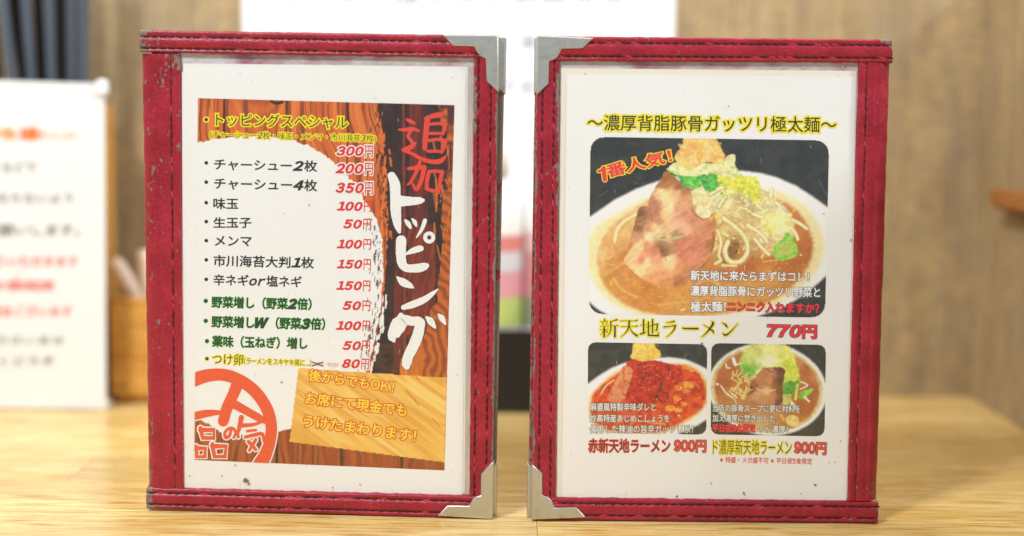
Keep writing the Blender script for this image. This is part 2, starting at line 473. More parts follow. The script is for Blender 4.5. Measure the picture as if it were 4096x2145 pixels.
        ca = o.data.color_attributes.new('Col', 'FLOAT_COLOR', 'POINT')
        rgba = np.ones((s.nx * s.ny, 4), np.float32); rgba[:, :3] = np.clip(s.c.reshape(-1, 3), 0, 1)
        ca.data.foreach_set('color', rgba.ravel())
        if label: o['label'] = label
        return o

# ------------------------------------------------------------------ leather strips with raised piping and stitches
def strip(P, parent, outer, inner, thick, seams, name='leather_trim', wear_o=0.4, wear_i=0.3, ends=(0, 0), z0=0.0013, nA=160, nT=22,
          label=None, wearfun=None, seed=1, mat=None, roll=True, stitch_tone=0.8, knit_edge=True):
    """outer/inner: pixel end points of the strip's two long edges."""
    oa, ob = np.array(outer[0], float), np.array(outer[1], float); ia, ib = np.array(inner[0], float), np.array(inner[1], float)
    a = np.linspace(0, 1, nA); ts = np.linspace(0, 1, nT)
    A, Tt = np.meshgrid(a, ts)
    E0 = oa + (ob - oa) * A[..., None]; E1 = ia + (ib - ia) * A[..., None]
    Pn = E0 + (E1 - E0) * Tt[..., None]
    L = np.linalg.norm(ob - oa)
    horiz = abs(ob[0] - oa[0]) > abs(ob[1] - oa[1])
    j = (fbm(A * L, Tt * 40, 22, 22, seed, 3) - .5)
    edgew = sstep(.12, 0, Tt) * 3 + sstep(.88, 1, Tt) * 6
    if horiz: Pn[..., 1] += j * edgew
    else: Pn[..., 0] += j * edgew
    h = np.minimum(1, np.sqrt(np.clip(1 - (1 - np.minimum(Tt / .10, 1)) ** 2, 0, 1))) * np.minimum(1, np.sqrt(np.clip(1 - (1 - np.minimum((1 - Tt) / .07, 1)) ** 2, 0, 1)))
    zz = z0 + thick * h
    for sm in seams: zz = zz - thick * .62 * np.exp(-((Tt - sm) / .045) ** 2)
    if len(seams) > 1:
        mid = (seams[0] + seams[1]) / 2; zz = zz + thick * .35 * np.exp(-((Tt - mid) / .22) ** 2)
    zz += (fbm(A * L, Tt * 90, 60, 60, seed + 3, 3) - .5) * thick * .25
    if ends[0]: zz = np.where(A < .004, z0, zz)
    g = P.grid(Pn[..., 0], Pn[..., 1], 0.0015); g[..., 2] = zz
    # long edges go down to the board
    rowt = g[:1].copy(); rowt[..., 2] = -0.0028; rowb = g[-1:].copy(); rowb[..., 2] = 0.0004
    if not roll: rowt[..., 2] = 0.0004
    G = np.concatenate([rowt, g, rowb]); nr = nT + 2
    TtW = np.concatenate([Tt[:1] * 0, Tt, Tt[:1] * 0 + 1]); Aw = np.concatenate([A[:1], A, A[:1]])
    wr = wear_o * sstep(.12, .0, TtW) + wear_i * sstep(.90, 1.0, TtW) + .10
    for sm in seams: wr += .10 * np.exp(-((TtW - sm) / .05) ** 2)
    if wearfun is not None: wr = wr + wearfun(Aw, TtW)
    i = np.arange(nr * nA).reshape(nr, nA)
    f = np.stack([i[:-1, :-1], i[:-1, 1:], i[1:, 1:], i[1:, :-1]], -1).reshape(-1, 4)
    # make faces look outwards
    v = G.reshape(-1, 3); q = v[f[len(f) // 2]]
    if np.cross(q[1] - q[0], q[2] - q[0])[2] < 0: f = f[:, ::-1]
    # end caps
    caps = []
    for k in (0, nA - 1):
        base = len(v); e = G[:, k].copy(); e[:, 2] = -0.0028; v = np.concatenate([v, e])
        for r_ in range(nr - 1):
            q = (i[r_, k], i[r_ + 1, k], base + r_ + 1, base + r_); caps.append(q if k == 0 else q[::-1])
    f = np.concatenate([f, np.array(caps)])
    o = put(name, v, f, mat or LEATHER, parent, smooth=True)
    at = o.data.attributes.new('wear', 'FLOAT', 'POINT'); w = np.zeros(len(v), np.float32); w[:nr * nA] = wr.ravel(); w[nr * nA:] = .3
    at.data.foreach_set('value', w)
    if label: o['label'] = label
    # stitches
    r = random.Random(seed)
    for sm in seams:
        VV = []; FF = []; MI = []; pos = 10.0; pitch = 34.0
        while pos < L - 18:
            t0 = pos / L; t1 = (pos + pitch * .80) / L
            pts = []
            for tt in np.linspace(t0, t1, 5):
                e0 = oa + (ob - oa) * tt; e1 = ia + (ib - ia) * tt; w0 = np.linalg.norm(e1 - e0)
                u = (tt - t0) / (t1 - t0)
                off = (u - .5) * 5.0 + r.uniform(-.6, .6)
                p = e0 + (e1 - e0) * (sm + off / w0)
                g0 = P.px(p[0], p[1], 0.0015)
                zt = z0 + thick * .62 + 0.00022 * math.sin(math.pi * u)
                pts.append((g0[0], g0[1], zt))
            pts = np.array(pts); d = pts[-1] - pts[0]; d[2] = 0; d /= np.linalg.norm(d); nn = np.array([-d[1], d[0], 0])
            rad = 0.00042
            b = len(VV)
            for p_i, p in enumerate(pts):
                rr = rad * (0.45 if p_i in (0, 4) else 1)
                for k in range(5):
                    an = 2 * math.pi * k / 5; VV.append(p + nn * rr * math.cos(an) + np.array([0, 0, rr * math.sin(an)]))
            mi = 0 if r.random() < stitch_tone else 1
            for p_i in range(4):
                for k in range(5):
                    FF.append((b + p_i * 5 + k, b + p_i * 5 + (k + 1) % 5, b + (p_i + 1) * 5 + (k + 1) % 5, b + (p_i + 1) * 5 + k)); MI.append(mi)
            pos += pitch + r.uniform(-2, 2)
        put('stitching', np.array(VV), np.array(FF), [THREAD, THREADR], o, MI, kind='stuff')
        # the dark needle holes and dark red channel cord under the stitches
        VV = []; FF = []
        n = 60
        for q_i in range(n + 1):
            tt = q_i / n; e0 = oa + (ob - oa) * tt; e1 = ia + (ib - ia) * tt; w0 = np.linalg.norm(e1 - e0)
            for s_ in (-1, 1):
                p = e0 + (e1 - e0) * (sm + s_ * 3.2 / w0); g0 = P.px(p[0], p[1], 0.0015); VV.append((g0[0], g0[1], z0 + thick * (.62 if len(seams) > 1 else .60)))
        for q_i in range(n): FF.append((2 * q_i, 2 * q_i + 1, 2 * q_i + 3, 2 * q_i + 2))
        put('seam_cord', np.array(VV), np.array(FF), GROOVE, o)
    return o

def prism(P, parent, pts, z0, z1, mat, name, bw=0.0006, label=None, local=None):
    q = local if local is not None else [P.px(x, y, z1) for x, y in pts]
    n = len(q)
    area = sum(q[i][0] * q[(i + 1) % n][1] - q[(i + 1) % n][0] * q[i][1] for i in range(n))
    if area < 0: q = q[::-1]
    v = [(a, b, z0) for a, b in q] + [(a, b, z1) for a, b in q]
    f = [tuple(range(n, 2 * n)), tuple(range(n - 1, -1, -1))] + [(i, (i + 1) % n, n + (i + 1) % n, n + i) for i in range(n)]
    o = put(name, v, f, mat, parent, smooth=False)
    if bw:
        bevel(o, bw, 4, 0.9)
        if mat is METAL:
            o.data.polygons.foreach_set('use_smooth', [True] * len(o.data.polygons)); o.modifiers['bevel'].harden_normals = True
    if label: o['label'] = label
    return o
def sheet(P, parent, pts, z, mat, name, th=0.00012, label=None, nb=14):
    tl, tr, br, bl = [np.array(p, float) for p in pts]
    u, v = np.meshgrid(np.linspace(0, 1, nb), np.linspace(0, 1, nb))
    pt = ((1 - u) * (1 - v))[..., None] * tl + (u * (1 - v))[..., None] * tr + (u * v)[..., None] * br + ((1 - u) * v)[..., None] * bl
    g = P.grid(pt[..., 0], pt[..., 1], z)
    gb = g.copy(); gb[..., 2] -= th
    i = np.arange(nb * nb).reshape(nb, nb)
    f = np.stack([i[1:, :-1], i[1:, 1:], i[:-1, 1:], i[:-1, :-1]], -1).reshape(-1, 4)
    loop = list(i[0, :]) + list(i[1:, -1]) + list(i[-1, -2::-1]) + list(i[-2:0:-1, 0]); n = nb * nb
    side = np.array([(loop[k], loop[(k + 1) % len(loop)], loop[(k + 1) % len(loop)] + n, loop[k] + n) for k in range(len(loop))])
    o = put(name, np.concatenate([g.reshape(-1, 3), gb.reshape(-1, 3)]), np.concatenate([f, f[:, ::-1] + n, side]), mat, parent)
    if label: o['label'] = label
    return o
def specks(P, parent, lst, z):
    VV = []; FF = []; MI = []; cols = [(176, 70, 66), (140, 118, 80), (216, 150, 140), (110, 104, 96)]
    r = random.Random(5)
    for x, y, s, c in lst:
        b = len(VV); n = 7
        for k in range(n):
            a = 2 * math.pi * k / n; rr = s * .72 * r.uniform(.5, 1.1); g = P.px(x + rr * math.cos(a) * 1.3, y + rr * math.sin(a), z); VV.append((g[0], g[1], z))
        FF.append(tuple(range(b + n - 1, b - 1, -1))); MI.append(c)
    put('dried_splash', VV, FF, [ink(c) for c in cols], parent, MI, kind='stuff')

# ================================================================== LEFT MENU
def leaf_back(P, parent, free_side, ext_top, ext_bot, zt):
    "the folder's second leaf behind the first: slab of leather with its own metal corners"
    w = P.w; s = free_side
    z1 = -0.0042; z0 = -0.0072
    xf_t = s * (w / 2 + ext_top); xf_b = s * (w / 2 + ext_bot); xs = -s * (w / 2 - 0.004)
    q = [(xs, 0.0015), (xf_b, 0.0002), (xf_t, zt), (xs, zt - .001)]
    q2 = q if s > 0 else q[::-1]
    # subdivided rim so that the wear shows
    o = prism(P, parent, None, z0, z1, LEATHER, 'back_cover', 0.0009, local=q2)
    at = o.data.attributes.new('wear', 'FLOAT', 'POINT'); at.data.foreach_set('value', [1.15] * 8 if s > 0 else [.75] * 8)
    for top in (True, False):
        x = xf_t if top else xf_b; y = zt if top else 0.0002; d = -1 if top else 1; e = 0.0006
        L1, L2, L3, L4 = 0.0275, 0.022, 0.0065, 0.012
        pp = [(x + s * e, y - d * e), (x - s * L1, y - d * e), (x - s * L2, y + d * L3), (x - s * L4, y + d * L3), (x - s * .0085, y + d * .0105), (x - s * L3, y + d * L4), (x - s * L3, y + d * L2), (x + s * e, y + d * L1)]
        prism(P, parent, None, z0 - .0005, z1 + .0009, METAL, 'metal_corner', 0.0010, local=pp)
    return o
def spine(P, parent, side, inner_top, inner_bot, top_v, bot_v, seam_x, wearv, seed, label=None):
    """wrap-round leather spine: from the seam on the front over the rounded edge to the back leaf"""
    w = P.w; s = side                       # s = -1 spine on the left, +1 on the right
    nA = 150; rows = []
    xo = w / 2
    it = P.px(*inner_top, 0.0015)[0] * s; ib = P.px(*inner_bot, 0.0015)[0] * s      # distance of the inner edge from the middle
    a = np.linspace(0, 1, nA)
    inner = it + (ib - it) * a; v = top_v + (bot_v - top_v) * a
    prof = []
    # (fraction or absolute, z)
    prof += [('f', 1.0, 0.0004), ('f', 0.995, 0.0016), ('f', .975, 0.0022), ('f', .93, 0.0023), ('f', .86, 0.0022), ('f', .80, 0.0019), ('f', seam_x, 0.0013), ('f', .74, 0.0019), ('f', .68, .0022), ('f', .55, .0023), ('f', .46, .0021), ('f', .42, .0018), ('f', .38, .0021), ('f', .30, .0019), ('f', .2, .0012), ('f', .12, .0003), ('f', .06, -.0008), ('f', .02, -.002), ('f', 0., -.0034), ('f', .02, -.0052), ('f', .07, -.0066), ('f', .15, -.0074), ('f', .5, -.0076)]
    if True:
        G = []; WR = []
        for k, (_, fr, z) in enumerate(prof):
            u = xo - (xo - inner) * fr
            j = (fbm(a * 1900, np.full(nA, k * 9.0), 45, 30, seed, 3) - .5)
            x = s * (u + j * .0004); zz = z + j * .0006
            G.append(np.stack([x, v, zz if isinstance(zz, np.ndarray) else np.full(nA, zz)], -1))
            WR.append(np.full(nA, wearv + (.18 if fr > .95 else 0) + (.16 if abs(fr - .42) < .03 else 0) + (.12 if fr < .25 else 0) + (.1 if abs(fr - seam_x) < .03 else 0)) + .25 * np.exp(-(a / .06) ** 2) + .3 * np.exp(-((1 - a) / .05) ** 2))
        G = np.array(G); nr = len(prof)
    i = np.arange(nr * nA).reshape(nr, nA)
    f = np.stack([i[:-1, :-1], i[:-1, 1:], i[1:, 1:], i[1:, :-1]], -1).reshape(-1, 4)
    vv = G.reshape(-1, 3); q = vv[f[nA * 3]]
    if np.cross(q[1] - q[0], q[2] - q[0])[2] < 0: f = f[:, ::-1]
    o = put('spine', vv, f, LEATHER, parent, smooth=True)
    at = o.data.attributes.new('wear', 'FLOAT', 'POINT'); at.data.foreach_set('value', np.array(WR, np.float32).ravel())
    if label: o['label'] = label
    # single row of running stitches down the seam
    r = random.Random(seed); VV = []; FF = []; MI = []; pos = .012
    L = abs(top_v - bot_v)
    while pos < L - .012:
        b = len(VV)
        for p_i in range(5):
            fr = p_i / 4; al = (pos + fr * .0032) / L; u = xo - (xo - (it + (ib - it) * al)) * (seam_x + .004); y = top_v + (bot_v - top_v) * al
            rr = .00042 * (.5 if p_i in (0, 4) else 1); zc = .0015 + .0002 * math.sin(math.pi * fr)
            for k in range(5):
                an = 2 * math.pi * k / 5; VV.append((s * u + (fr - .5) * .0004 + rr * math.cos(an), y, zc + rr * math.sin(an)))
        mi = 0 if r.random() < .8 else 1
        for p_i in range(4):
            for k in range(5): FF.append((b + p_i * 5 + k, b + p_i * 5 + (k + 1) % 5, b + (p_i + 1) * 5 + (k + 1) % 5, b + (p_i + 1) * 5 + k)); MI.append(mi)
        pos += .0042 + r.uniform(-.0003, .0003)
    put('stitching', VV, np.array(FF), [THREAD, THREADR], o, MI, kind='stuff')
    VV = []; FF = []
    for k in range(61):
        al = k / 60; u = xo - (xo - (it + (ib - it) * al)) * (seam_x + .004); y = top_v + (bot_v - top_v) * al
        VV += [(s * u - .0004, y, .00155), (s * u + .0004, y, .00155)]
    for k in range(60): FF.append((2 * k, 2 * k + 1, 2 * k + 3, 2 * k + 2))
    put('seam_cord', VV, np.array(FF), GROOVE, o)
    return o

DARK = (26, 38, 34); YEL = (250, 232, 20); RED = (226, 52, 52); WHT = (244, 244, 242)
def left_menu():
    P = LEFT
    M = root('menu_folder', 'red leatherette menu folder with spine at the left, showing the wood-print price list', 'menu', P.mat, group='red menu folders standing on the counter')
    # board under everything
    sheetpts = [(640, 200), (1975, 205), (1955, 2020), (650, 2000)]
    q = [P.px(*p, 0) for p in sheetpts]
    prism(P, M, None, -0.0028, 0.0, plain('grey_board', C(150, 120, 118), .8), 'front_board', 0, local=q)
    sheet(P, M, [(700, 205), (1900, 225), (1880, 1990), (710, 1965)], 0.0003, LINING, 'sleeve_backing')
    sheet(P, M, [(1873, 268), (1899, 268), (1880, 1984), (1858, 1984)], 0.00045, GRIMY, 'sleeve_edge')
    sheet(P, M, [(733, 254), (1872, 267), (1859, 1975), (733, 1970)], 0.0006, PAPER, 'backing_page', label='white sheet peeping out behind the price list')
    pg = sheet(P, M, [(728, 288), (1864, 297), (1851, 1990), (730, 1975)], 0.0008, PAPER, 'menu_page')
    z = 0.00085
    # ---- printed wood picture
    pic = Pic([(792, 393), (1818, 421), (1778, 1882), (777, 1840)], 3.0); pic.view((0, 0, 1)); X, Y = pic.x, pic.y
    ora, ord_, brn = C(214, 104, 40), C(232, 128, 56), C(128, 52, 28)
    swirl = fbm(X, Y, 300, 420, 3, 3) * 150
    g1 = fbm(X + swirl, Y, 22, 420, 5, 4); g2 = fbm(X + swirl * 1.2, Y, 10, 340, 9, 3)
    base = np.array(ora) + (np.array(ord_) - np.array(ora)) * sstep(.35, .65, g1)[..., None]
    base = base + (np.array(brn) - base) * (sstep(.50, .68, g2) * .85)[..., None]
    pic.c[:] = base
    # darker towards the foot of the boards (a darker board stain)
    pic.blend(sstep(1600, 1760, Y) * .65, pic.tex(C(150, 62, 28), C(100, 40, 20), 14, 300))
    # rings of a knot in the second board
    d = np.hypot((X - 1035) * 1.0, (Y - 300) * .55) + fbm(X, Y, 60, 60, 31, 3) * 30
    pic.blend((.5 + .5 * np.sin(d / 5.5)) * sstep(190, 90, d) * .45 * (X > 905) * (X < 1140), C(120, 48, 26))
    pic.stroke([(1085, 405), (1105, 414), (1130, 408)], 14, C(70, 30, 20))
    for sx, ww in ((897, 7), (1147, 8), (1392, 7)):
        pic.blend((np.abs(X - sx + (Y - 400) * .012) < ww / 2) * (Y < 1650) * .93, C(48, 28, 22))
    for x0, x1 in ((1100, 1112), (1360, 1372), (1602, 1614)):
        pic.blend(((X > x0) & (X < x1) & (Y > 1700)) * .9, C(48, 34, 26))
    # dark charred column with red boards
    colp = [(1508, 400), (1512, 450), (1528, 520), (1530, 600), (1548, 690), (1545, 820), (1552, 900), (1548, 1000), (1538, 1150), (1526, 1250), (1505, 1380), (1484, 1480), (1480, 1530), (1820, 1530), (1830, 400)]
    pic.poly(colp, C(62, 38, 34), C(46, 28, 26), 40, 7, 18, smooth=False)
    pic.poly([(1610, 380), (1618, 380), (1628, 1530), (1612, 1530)], C(140, 52, 36), None, 20, 2, smooth=False)
    pic.poly([(1640, 380), (1695, 380), (1705, 700), (1712, 1100), (1700, 1530), (1632, 1530)], C(124, 46, 30), C(86, 34, 26), 7, 6, 30, smooth=False, sy=200)
    pic.poly([(1580, 950), (1612, 950), (1606, 1530), (1572, 1530)], C(116, 42, 30), C(90, 34, 26), 10, 3, 30, smooth=False, sy=150)
    pic.poly([(1628, 900), (1740, 900), (1742, 1260), (1690, 1330), (1628, 1340)], C(148, 56, 30), C(104, 40, 26), 9, 6, 40, smooth=False, sy=180, ang=.2)
    # right-hand orange figured wood
    rr = [(1750, 415), (1762, 480), (1782, 540), (1790, 640), (1776, 760), (1768, 860), (1772, 980), (1756, 1110), (1748, 1200), (1724, 1250), (1700, 1330), (1660, 1420), (1632, 1530), (1830, 1530), (1830, 415)]
    m = pic.mask(rr, 9, 25)
    dd = np.hypot(X - 1640, (Y - 1420) * .8) + fbm(X, Y, 80, 80, 77, 3) * 60
    fig = .5 + .5 * np.sin(dd / 5.2)
    cc = np.array(C(206, 108, 36)) + (np.array(C(120, 44, 24)) - np.array(C(206, 108, 36))) * (fig * .75)[..., None]
    pic.blend(m, cc)
    pic.blend(m * (Y < 760) * sstep(.45, .6, fbm(X, Y, 30, 60, 41)), C(96, 34, 36))
    for k in range(26):     # flames of light grain beside the column
        x = 1740 + rng.uniform(-8, 60); y = rng.uniform(520, 1000)
        pic.stroke([(x, y), (x + rng.uniform(-6, 14), y + rng.uniform(15, 60))], rng.uniform(3, 8), C(224, 126, 40), k=.8)
    pic.poly([(1600, 1440), (1690, 1330), (1690, 1530), (1600, 1530)], C(226, 134, 44), C(200, 104, 34), 14, 3, smooth=False, sy=160)
    # ragged left edge of the column: orange flecks
    for k in range(150):
        y = rng.uniform(430, 930); x = 1512 + (y - 430) * .07 + rng.normal(0, 12); L = rng.uniform(6, 30)
        pic.stroke([(x, y), (x + rng.uniform(-3, 3), y + L)], rng.uniform(2.5, 7), C(226, 112, 40) if rng.rand() < .6 else C(54, 32, 28), k=.95)
    for x, y in ((1556, 600), (1560, 632), (1562, 650)): pic.stroke([(x, y), (x + 4, y + 14)], 8, C(226, 112, 40))
    # white brushed disc holding the list
    wp = [(770, 578), (830, 562), (900, 552), (1000, 544), (1090, 548), (1170, 562), (1250, 592), (1310, 628), (1372, 682), (1424, 748), (1470, 818), (1505, 880), (1528, 960), (1534, 1040), (1532, 1120), (1524, 1200), (1512, 1290), (1494, 1380), (1474, 1460), (1440, 1540), (1300, 1660), (1170, 1712), (1110, 1728), (1000, 1740), (900, 1740), (770, 1660)]
    pic.blend(pic.mask(wp, 7, 16), (0.80, 0.80, 0.79))
    for k in range(120):   # dry-brush nicks in its right rim
        y = rng.uniform(860, 1480); xr = np.interp(y, [860, 960, 1100, 1300, 1480], [1492, 1526, 1532, 1508, 1462]); x = xr - abs(rng.normal(0, 20)) - 3
        pic.stroke([(x, y), (x - .08 * 20, y + rng.uniform(6, 26))], rng.uniform(1.8, 4.5), C(64, 44, 30), k=.9)
    for k in range(26):
        y = rng.uniform(1180, 1470); x = np.interp(y, [1180, 1300, 1470], [1536, 1522, 1486]) + rng.uniform(-4, 14)
        pic.stroke([(x, y), (x - 3, y + rng.uniform(10, 36))], rng.uniform(4, 9), (0.8, 0.8, 0.78))
    # light plank with the order note
    pk = [(1194, 1473), (1787, 1512), (1779, 1850), (1158, 1767)]
    m = pic.mask(pk)
    u = X * math.cos(.62) + Y * math.sin(.62); v_ = -X * math.sin(.62) + Y * math.cos(.62)
    gg = fbm(u + fbm(X, Y, 160, 160, 61, 2) * 80, v_, 260, 12, 62, 4)
    cc = np.array(C(246, 196, 96)) + (np.array(C(226, 158, 58)) - np.array(C(246, 196, 96))) * (sstep(.34, .68, gg) * .7)[..., None]
    cc = cc + (np.array(C(252, 222, 140)) - cc) * (sstep(.58, .7, fbm(u, v_, 300, 26, 66, 3)) * .5)[..., None]
    pic.blend(m, cc)
    for p in ([(1622, 1560), (1640, 1578), (1676, 1622)], [(1728, 1676), (1742, 1688), (1762, 1706)], [(1666, 1508), (1674, 1520)]):
        pic.stroke(p, 5, C(196, 112, 40), k=.8)
    pic.build(P, pg, z, label='printed brown and orange wood planks round a white brushed disc')
    zt = z + 0.00004
    # ---- hand-brushed title
    T1 = (1450, 380, 2.2475); T2 = (1450, 900, 2.2475)
    tsui = [[(400, 222, 18), (435, 240, 34), (466, 256, 18)], [(328, 312, 12), (385, 314, 32), (450, 304, 28), (508, 326, 16)],
            [(442, 312, 28), (408, 372, 24), (440, 415, 28), (455, 455, 34), (405, 482, 40), (366, 494, 28)],
            [(366, 496, 28), (450, 530, 26), (540, 580, 32), (640, 602, 36), (705, 592, 42), (748, 550, 14)],
            [(566, 214, 26), (630, 190, 38), (700, 178, 46), (712, 182, 30)], [(584, 210, 46), (572, 330, 46), (562, 430, 44), (560, 482, 36)],
            [(600, 264, 26), (680, 258, 24), (745, 264, 28)], [(745, 264, 34), (735, 310, 34), (722, 352, 22)], [(606, 346, 24), (724, 346, 22)],
            [(600, 410, 26), (680, 400, 26), (742, 412, 28)], [(742, 414, 40), (728, 470, 36), (714, 514, 22)], [(588, 506, 26), (714, 508, 22)]]
    ka = [[(412, 664, 24), (470, 656, 32), (550, 650, 34)], [(554, 652, 40), (540, 730, 36), (515, 800, 34), (484, 852, 26), (448, 796, 14)],
          [(516, 592, 18), (506, 640, 34), (470, 720, 24), (430, 788, 20), (402, 808, 8)], [(600, 690, 32), (582, 760, 32), (576, 842, 32)],
          [(598, 690, 28), (655, 684, 24), (718, 692, 30)], [(716, 694, 36), (694, 790, 30), (680, 878, 30)], [(578, 846, 26), (630, 862, 28), (684, 872, 30)]]
    brush(P, pg, tsui, T1, [(4, (232, 70, 52))], zt, jit=.04, label='red brushed character of the title')
    brush(P, pg, ka, T1, [(4, (232, 70, 52))], zt, jit=.04, label='red brushed character of the title')
    to = [[(262, 728, 66), (290, 800, 86), (296, 900, 88), (300, 1050, 88), (316, 1170, 62), (332, 1232, 24)], [(320, 955, 96), (440, 955, 72), (515, 950, 56), (542, 948, 30)]]
    tsu = [[(386, 1128, 18), (412, 1160, 38), (432, 1196, 16)], [(450, 1118, 14), (470, 1145, 32), (484, 1178, 12)], [(562, 1130, 32), (532, 1210, 26), (486, 1282, 6)]]
    ring = [[(600 + 37 * math.cos(a), 1282 + 37 * math.sin(a), 29) for a in np.linspace(0, 2 * math.pi, 14)]]
    hi = [[(348, 140, 84), (345, 250, 84), (356, 345, 76), (400, 388, 66), (500, 388, 72), (560, 372, 64), (576, 366, 44)], [(390, 262, 14), (450, 234, 44), (510, 214, 52), (526, 212, 44)]]
    nn = [[(312, 470, 12), (360, 512, 62), (425, 545, 46), (458, 566, 8)], [(368, 742, 38), (450, 716, 58), (550, 674, 54), (625, 622, 34), (678, 578, 6)]]
    gu = [[(345, 812, 40), (338, 870, 130), (292, 960, 116), (272, 1010, 84), (282, 1042, 26)], [(370, 850, 84), (450, 866, 76), (500, 868, 84), (532, 890, 60)],
          [(520, 880, 82), (500, 980, 92), (462, 1080, 92), (412, 1180, 86), (396, 1250, 80), (398, 1272, 56)], [(578, 832, 20), (612, 866, 58), (652, 922, 18)], [(684, 806, 14), (714, 840, 48), (744, 892, 14)]]
    for s_, T in ((to, T1), (tsu, T1), (ring, T1), (hi, T2), (nn, T2), (gu, T2)):
        brush(P, pg, s_, T, [(13, (60, 30, 26)), (6, WHT)], zt, caps=True, jit=.03, label='white brushed character of the title')
    # ---- round emblem
    T5 = (700, 1400, 1.9267)
    def clip(Xp, Yp):
        yb = 1840 + (Xp - 777) * (42 / 1001.); Xl = 792 - (Yp - 393) * (15 / 1447.)
        return np.maximum(Xp, Xl), np.minimum(Yp, yb)
    arc = [[(140, 232, 100), (240, 200, 92), (350, 190, 86), (450, 212, 86), (560, 272, 86), (650, 360, 86), (715, 470, 84), (742, 590, 82), (732, 700, 82), (700, 800, 90), (660, 880, 108)]]
    hito = [[(490, 240, 90), (450, 340, 80), (400, 450, 80), (372, 550, 76)], [(445, 412, 62), (560, 476, 56), (640, 520, 52), (696, 548, 40)], [(140, 512, 56), (240, 490, 50), (335, 482, 30)]]
    hin = [[(196, 618, 32), (300, 616, 32), (300, 678, 32), (214, 678, 32), (196, 604, 30)], [(160, 758, 30), (234, 758, 30), (230, 822, 30), (168, 824, 30), (160, 744, 28)], [(288, 742, 32), (394, 742, 32), (384, 822, 32), (304, 822, 32), (288, 728, 30)]]
    no = [[(432, 614, 18), (420, 660, 20), (392, 676, 22), (384, 640, 20), (415, 606, 18), (450, 606, 18), (468, 640, 18), (452, 676, 16)]]
    ki = [[(512, 520, 36), (498, 590, 30), (484, 640, 20), (488, 672, 18)], [(520, 582, 30), (600, 576, 22), (660, 556, 20)], [(556, 626, 18), (624, 618, 16)], [(540, 672, 20), (610, 656, 24), (672, 648, 24), (684, 706, 14)], [(566, 706, 24), (622, 768, 22)], [(622, 692, 22), (572, 776, 18)]]
    OR = (236, 88, 50)
    brush(P, pg, arc + hito, T5, [(26, WHT)], z + .00003, clip=clip, name='printed_emblem')
    brush(P, pg, no + ki, T5, [(24, WHT)], z + .00007, clip=clip, name='printed_emblem')
    brush(P, pg, hin, T5, [(26, WHT)], z + .00007, clip=clip, name='printed_emblem', linear=True)
    brush(P, pg, arc + hito, T5, [(7, OR)], z + .00012, clip=clip, name='printed_emblem', label='orange ring emblem at the foot of the page')
    brush(P, pg, no + ki, T5, [(4, OR)], z + .00016, clip=clip, name='printed_emblem')
    brush(P, pg, hin, T5, [(4, OR)], z + .00016, clip=clip, name='printed_emblem', linear=True)
    # ---- the list
    N = dict(bev=.021); D = dict(bev=.05, shear=.28, sx=1.12, sy=1.0)
    core = [(0, DARK)]
    bul = lambda x, y, l=[(0.02, DARK)]: text(P, pg, [('●', {})], (x - 7, y + 7), (x + 7, y + 7), 14, l, zt)
    YL = [(.085, YEL), (0.012, DARK)]
    bul(825, 479, [(.30, YEL), (0.0, DARK)])
    text(P, pg, [('トッピングスペシャル', {})], (864, 505), (1390, 516), 52, [(.105, YEL), (0.006, (24, 56, 16))], zt)
    text(P, pg, [('(', {'gap': .1}), ('チャーシュー', {}), ('2', dict(bev=.02, shear=.2)), ('枚・味玉・メンマ・市川海苔', {}), ('3', dict(bev=.02, shear=.2)), ('枚', {}), (')', {})], (838, 556), (1503, 573), 34, [(.12, YEL), (0.0, (40, 60, 16))], zt)
    rows = [([('チャーシュー', N), ('2', D), ('枚', N)], (856, 681), (1269, 689), 47, 652), ([('チャーシュー', N), ('4', D), ('枚', N)], (856, 758), (1269, 767), 48, 729),
            ([('味玉', N)], (853, 837), (953, 838), 45, 811), ([('生玉子', N)], (853, 913), (1006, 913), 44, 887), ([('メンマ', N)], (858, 985), (1007, 987), 42, 963),
            ([('市川海苔大判', N), ('1', D), ('枚', N)], (853, 1067), (1256, 1076), 48, 1040), ([('辛ネギ', N), ('or', dict(bev=.036, shear=.28)), ('塩ネギ', N)], (853, 1142), (1207, 1151), 46, 1118)]
    for r_, a, b, h, by in rows:
        text(P, pg, r_, a, b, h, core, zt); bul(825, by)
    GL = [(.05, (70, 190, 40)), (0.022, (24, 66, 30))]
    for r_, a, b, h, by in [([('野菜増し（野菜', {}), ('2', D), ('倍）', {})], (847, 1231), (1245, 1240), 45, 1204), ([('野菜増し', {}), ('W', D), ('（野菜', {}), ('3', D), ('倍）', {})], (847, 1310), (1299, 1320), 46, 1284),
                            ([('薬味（玉ねぎ）増し', {})], (850, 1388), (1228, 1397), 45, 1365)]:
        text(P, pg, r_, a, b, h, GL, zt); bul(823 if by < 1300 else 828, by, [(.12, (70, 190, 40)), (0, (24, 66, 30))])
    bul(828, 1435, [(.15, YEL), (0, (50, 70, 20))])
    text(P, pg, 'つけ卵', (850, 1458), (972, 1462), 44, [(.085, YEL), (.004, (60, 72, 10))], zt)
    text(P, pg, [('（', {'adv': 1}), ('ラーメンをスキヤキ風に', {}), ('…）', {'adv': .8})], (976, 1457), (1244, 1466), 27, [(.10, YEL), (.0, (70, 80, 14))], zt)
    text(P, pg, '100円', (1248, 1464), (1292, 1466), 16, [(.02, (236, 120, 110))], zt)
    brush(P, pg, [[(1247, 1447, 3), (1293, 1466, 3)], [(1248, 1465, 3), (1292, 1448, 3)]], (0, 0, 1), [(0, (50, 30, 30))], zt + .0001, name='strike_mark')
    text(P, pg, '今だけ', (1308, 1468), (1353, 1470), 18, [(.02, (236, 140, 120))], zt)
    PR = (224, 48, 50)
    dg = dict(bev=.045, shear=.25, sx=1.3, lsp=.17, sy=.86, dy=.02)
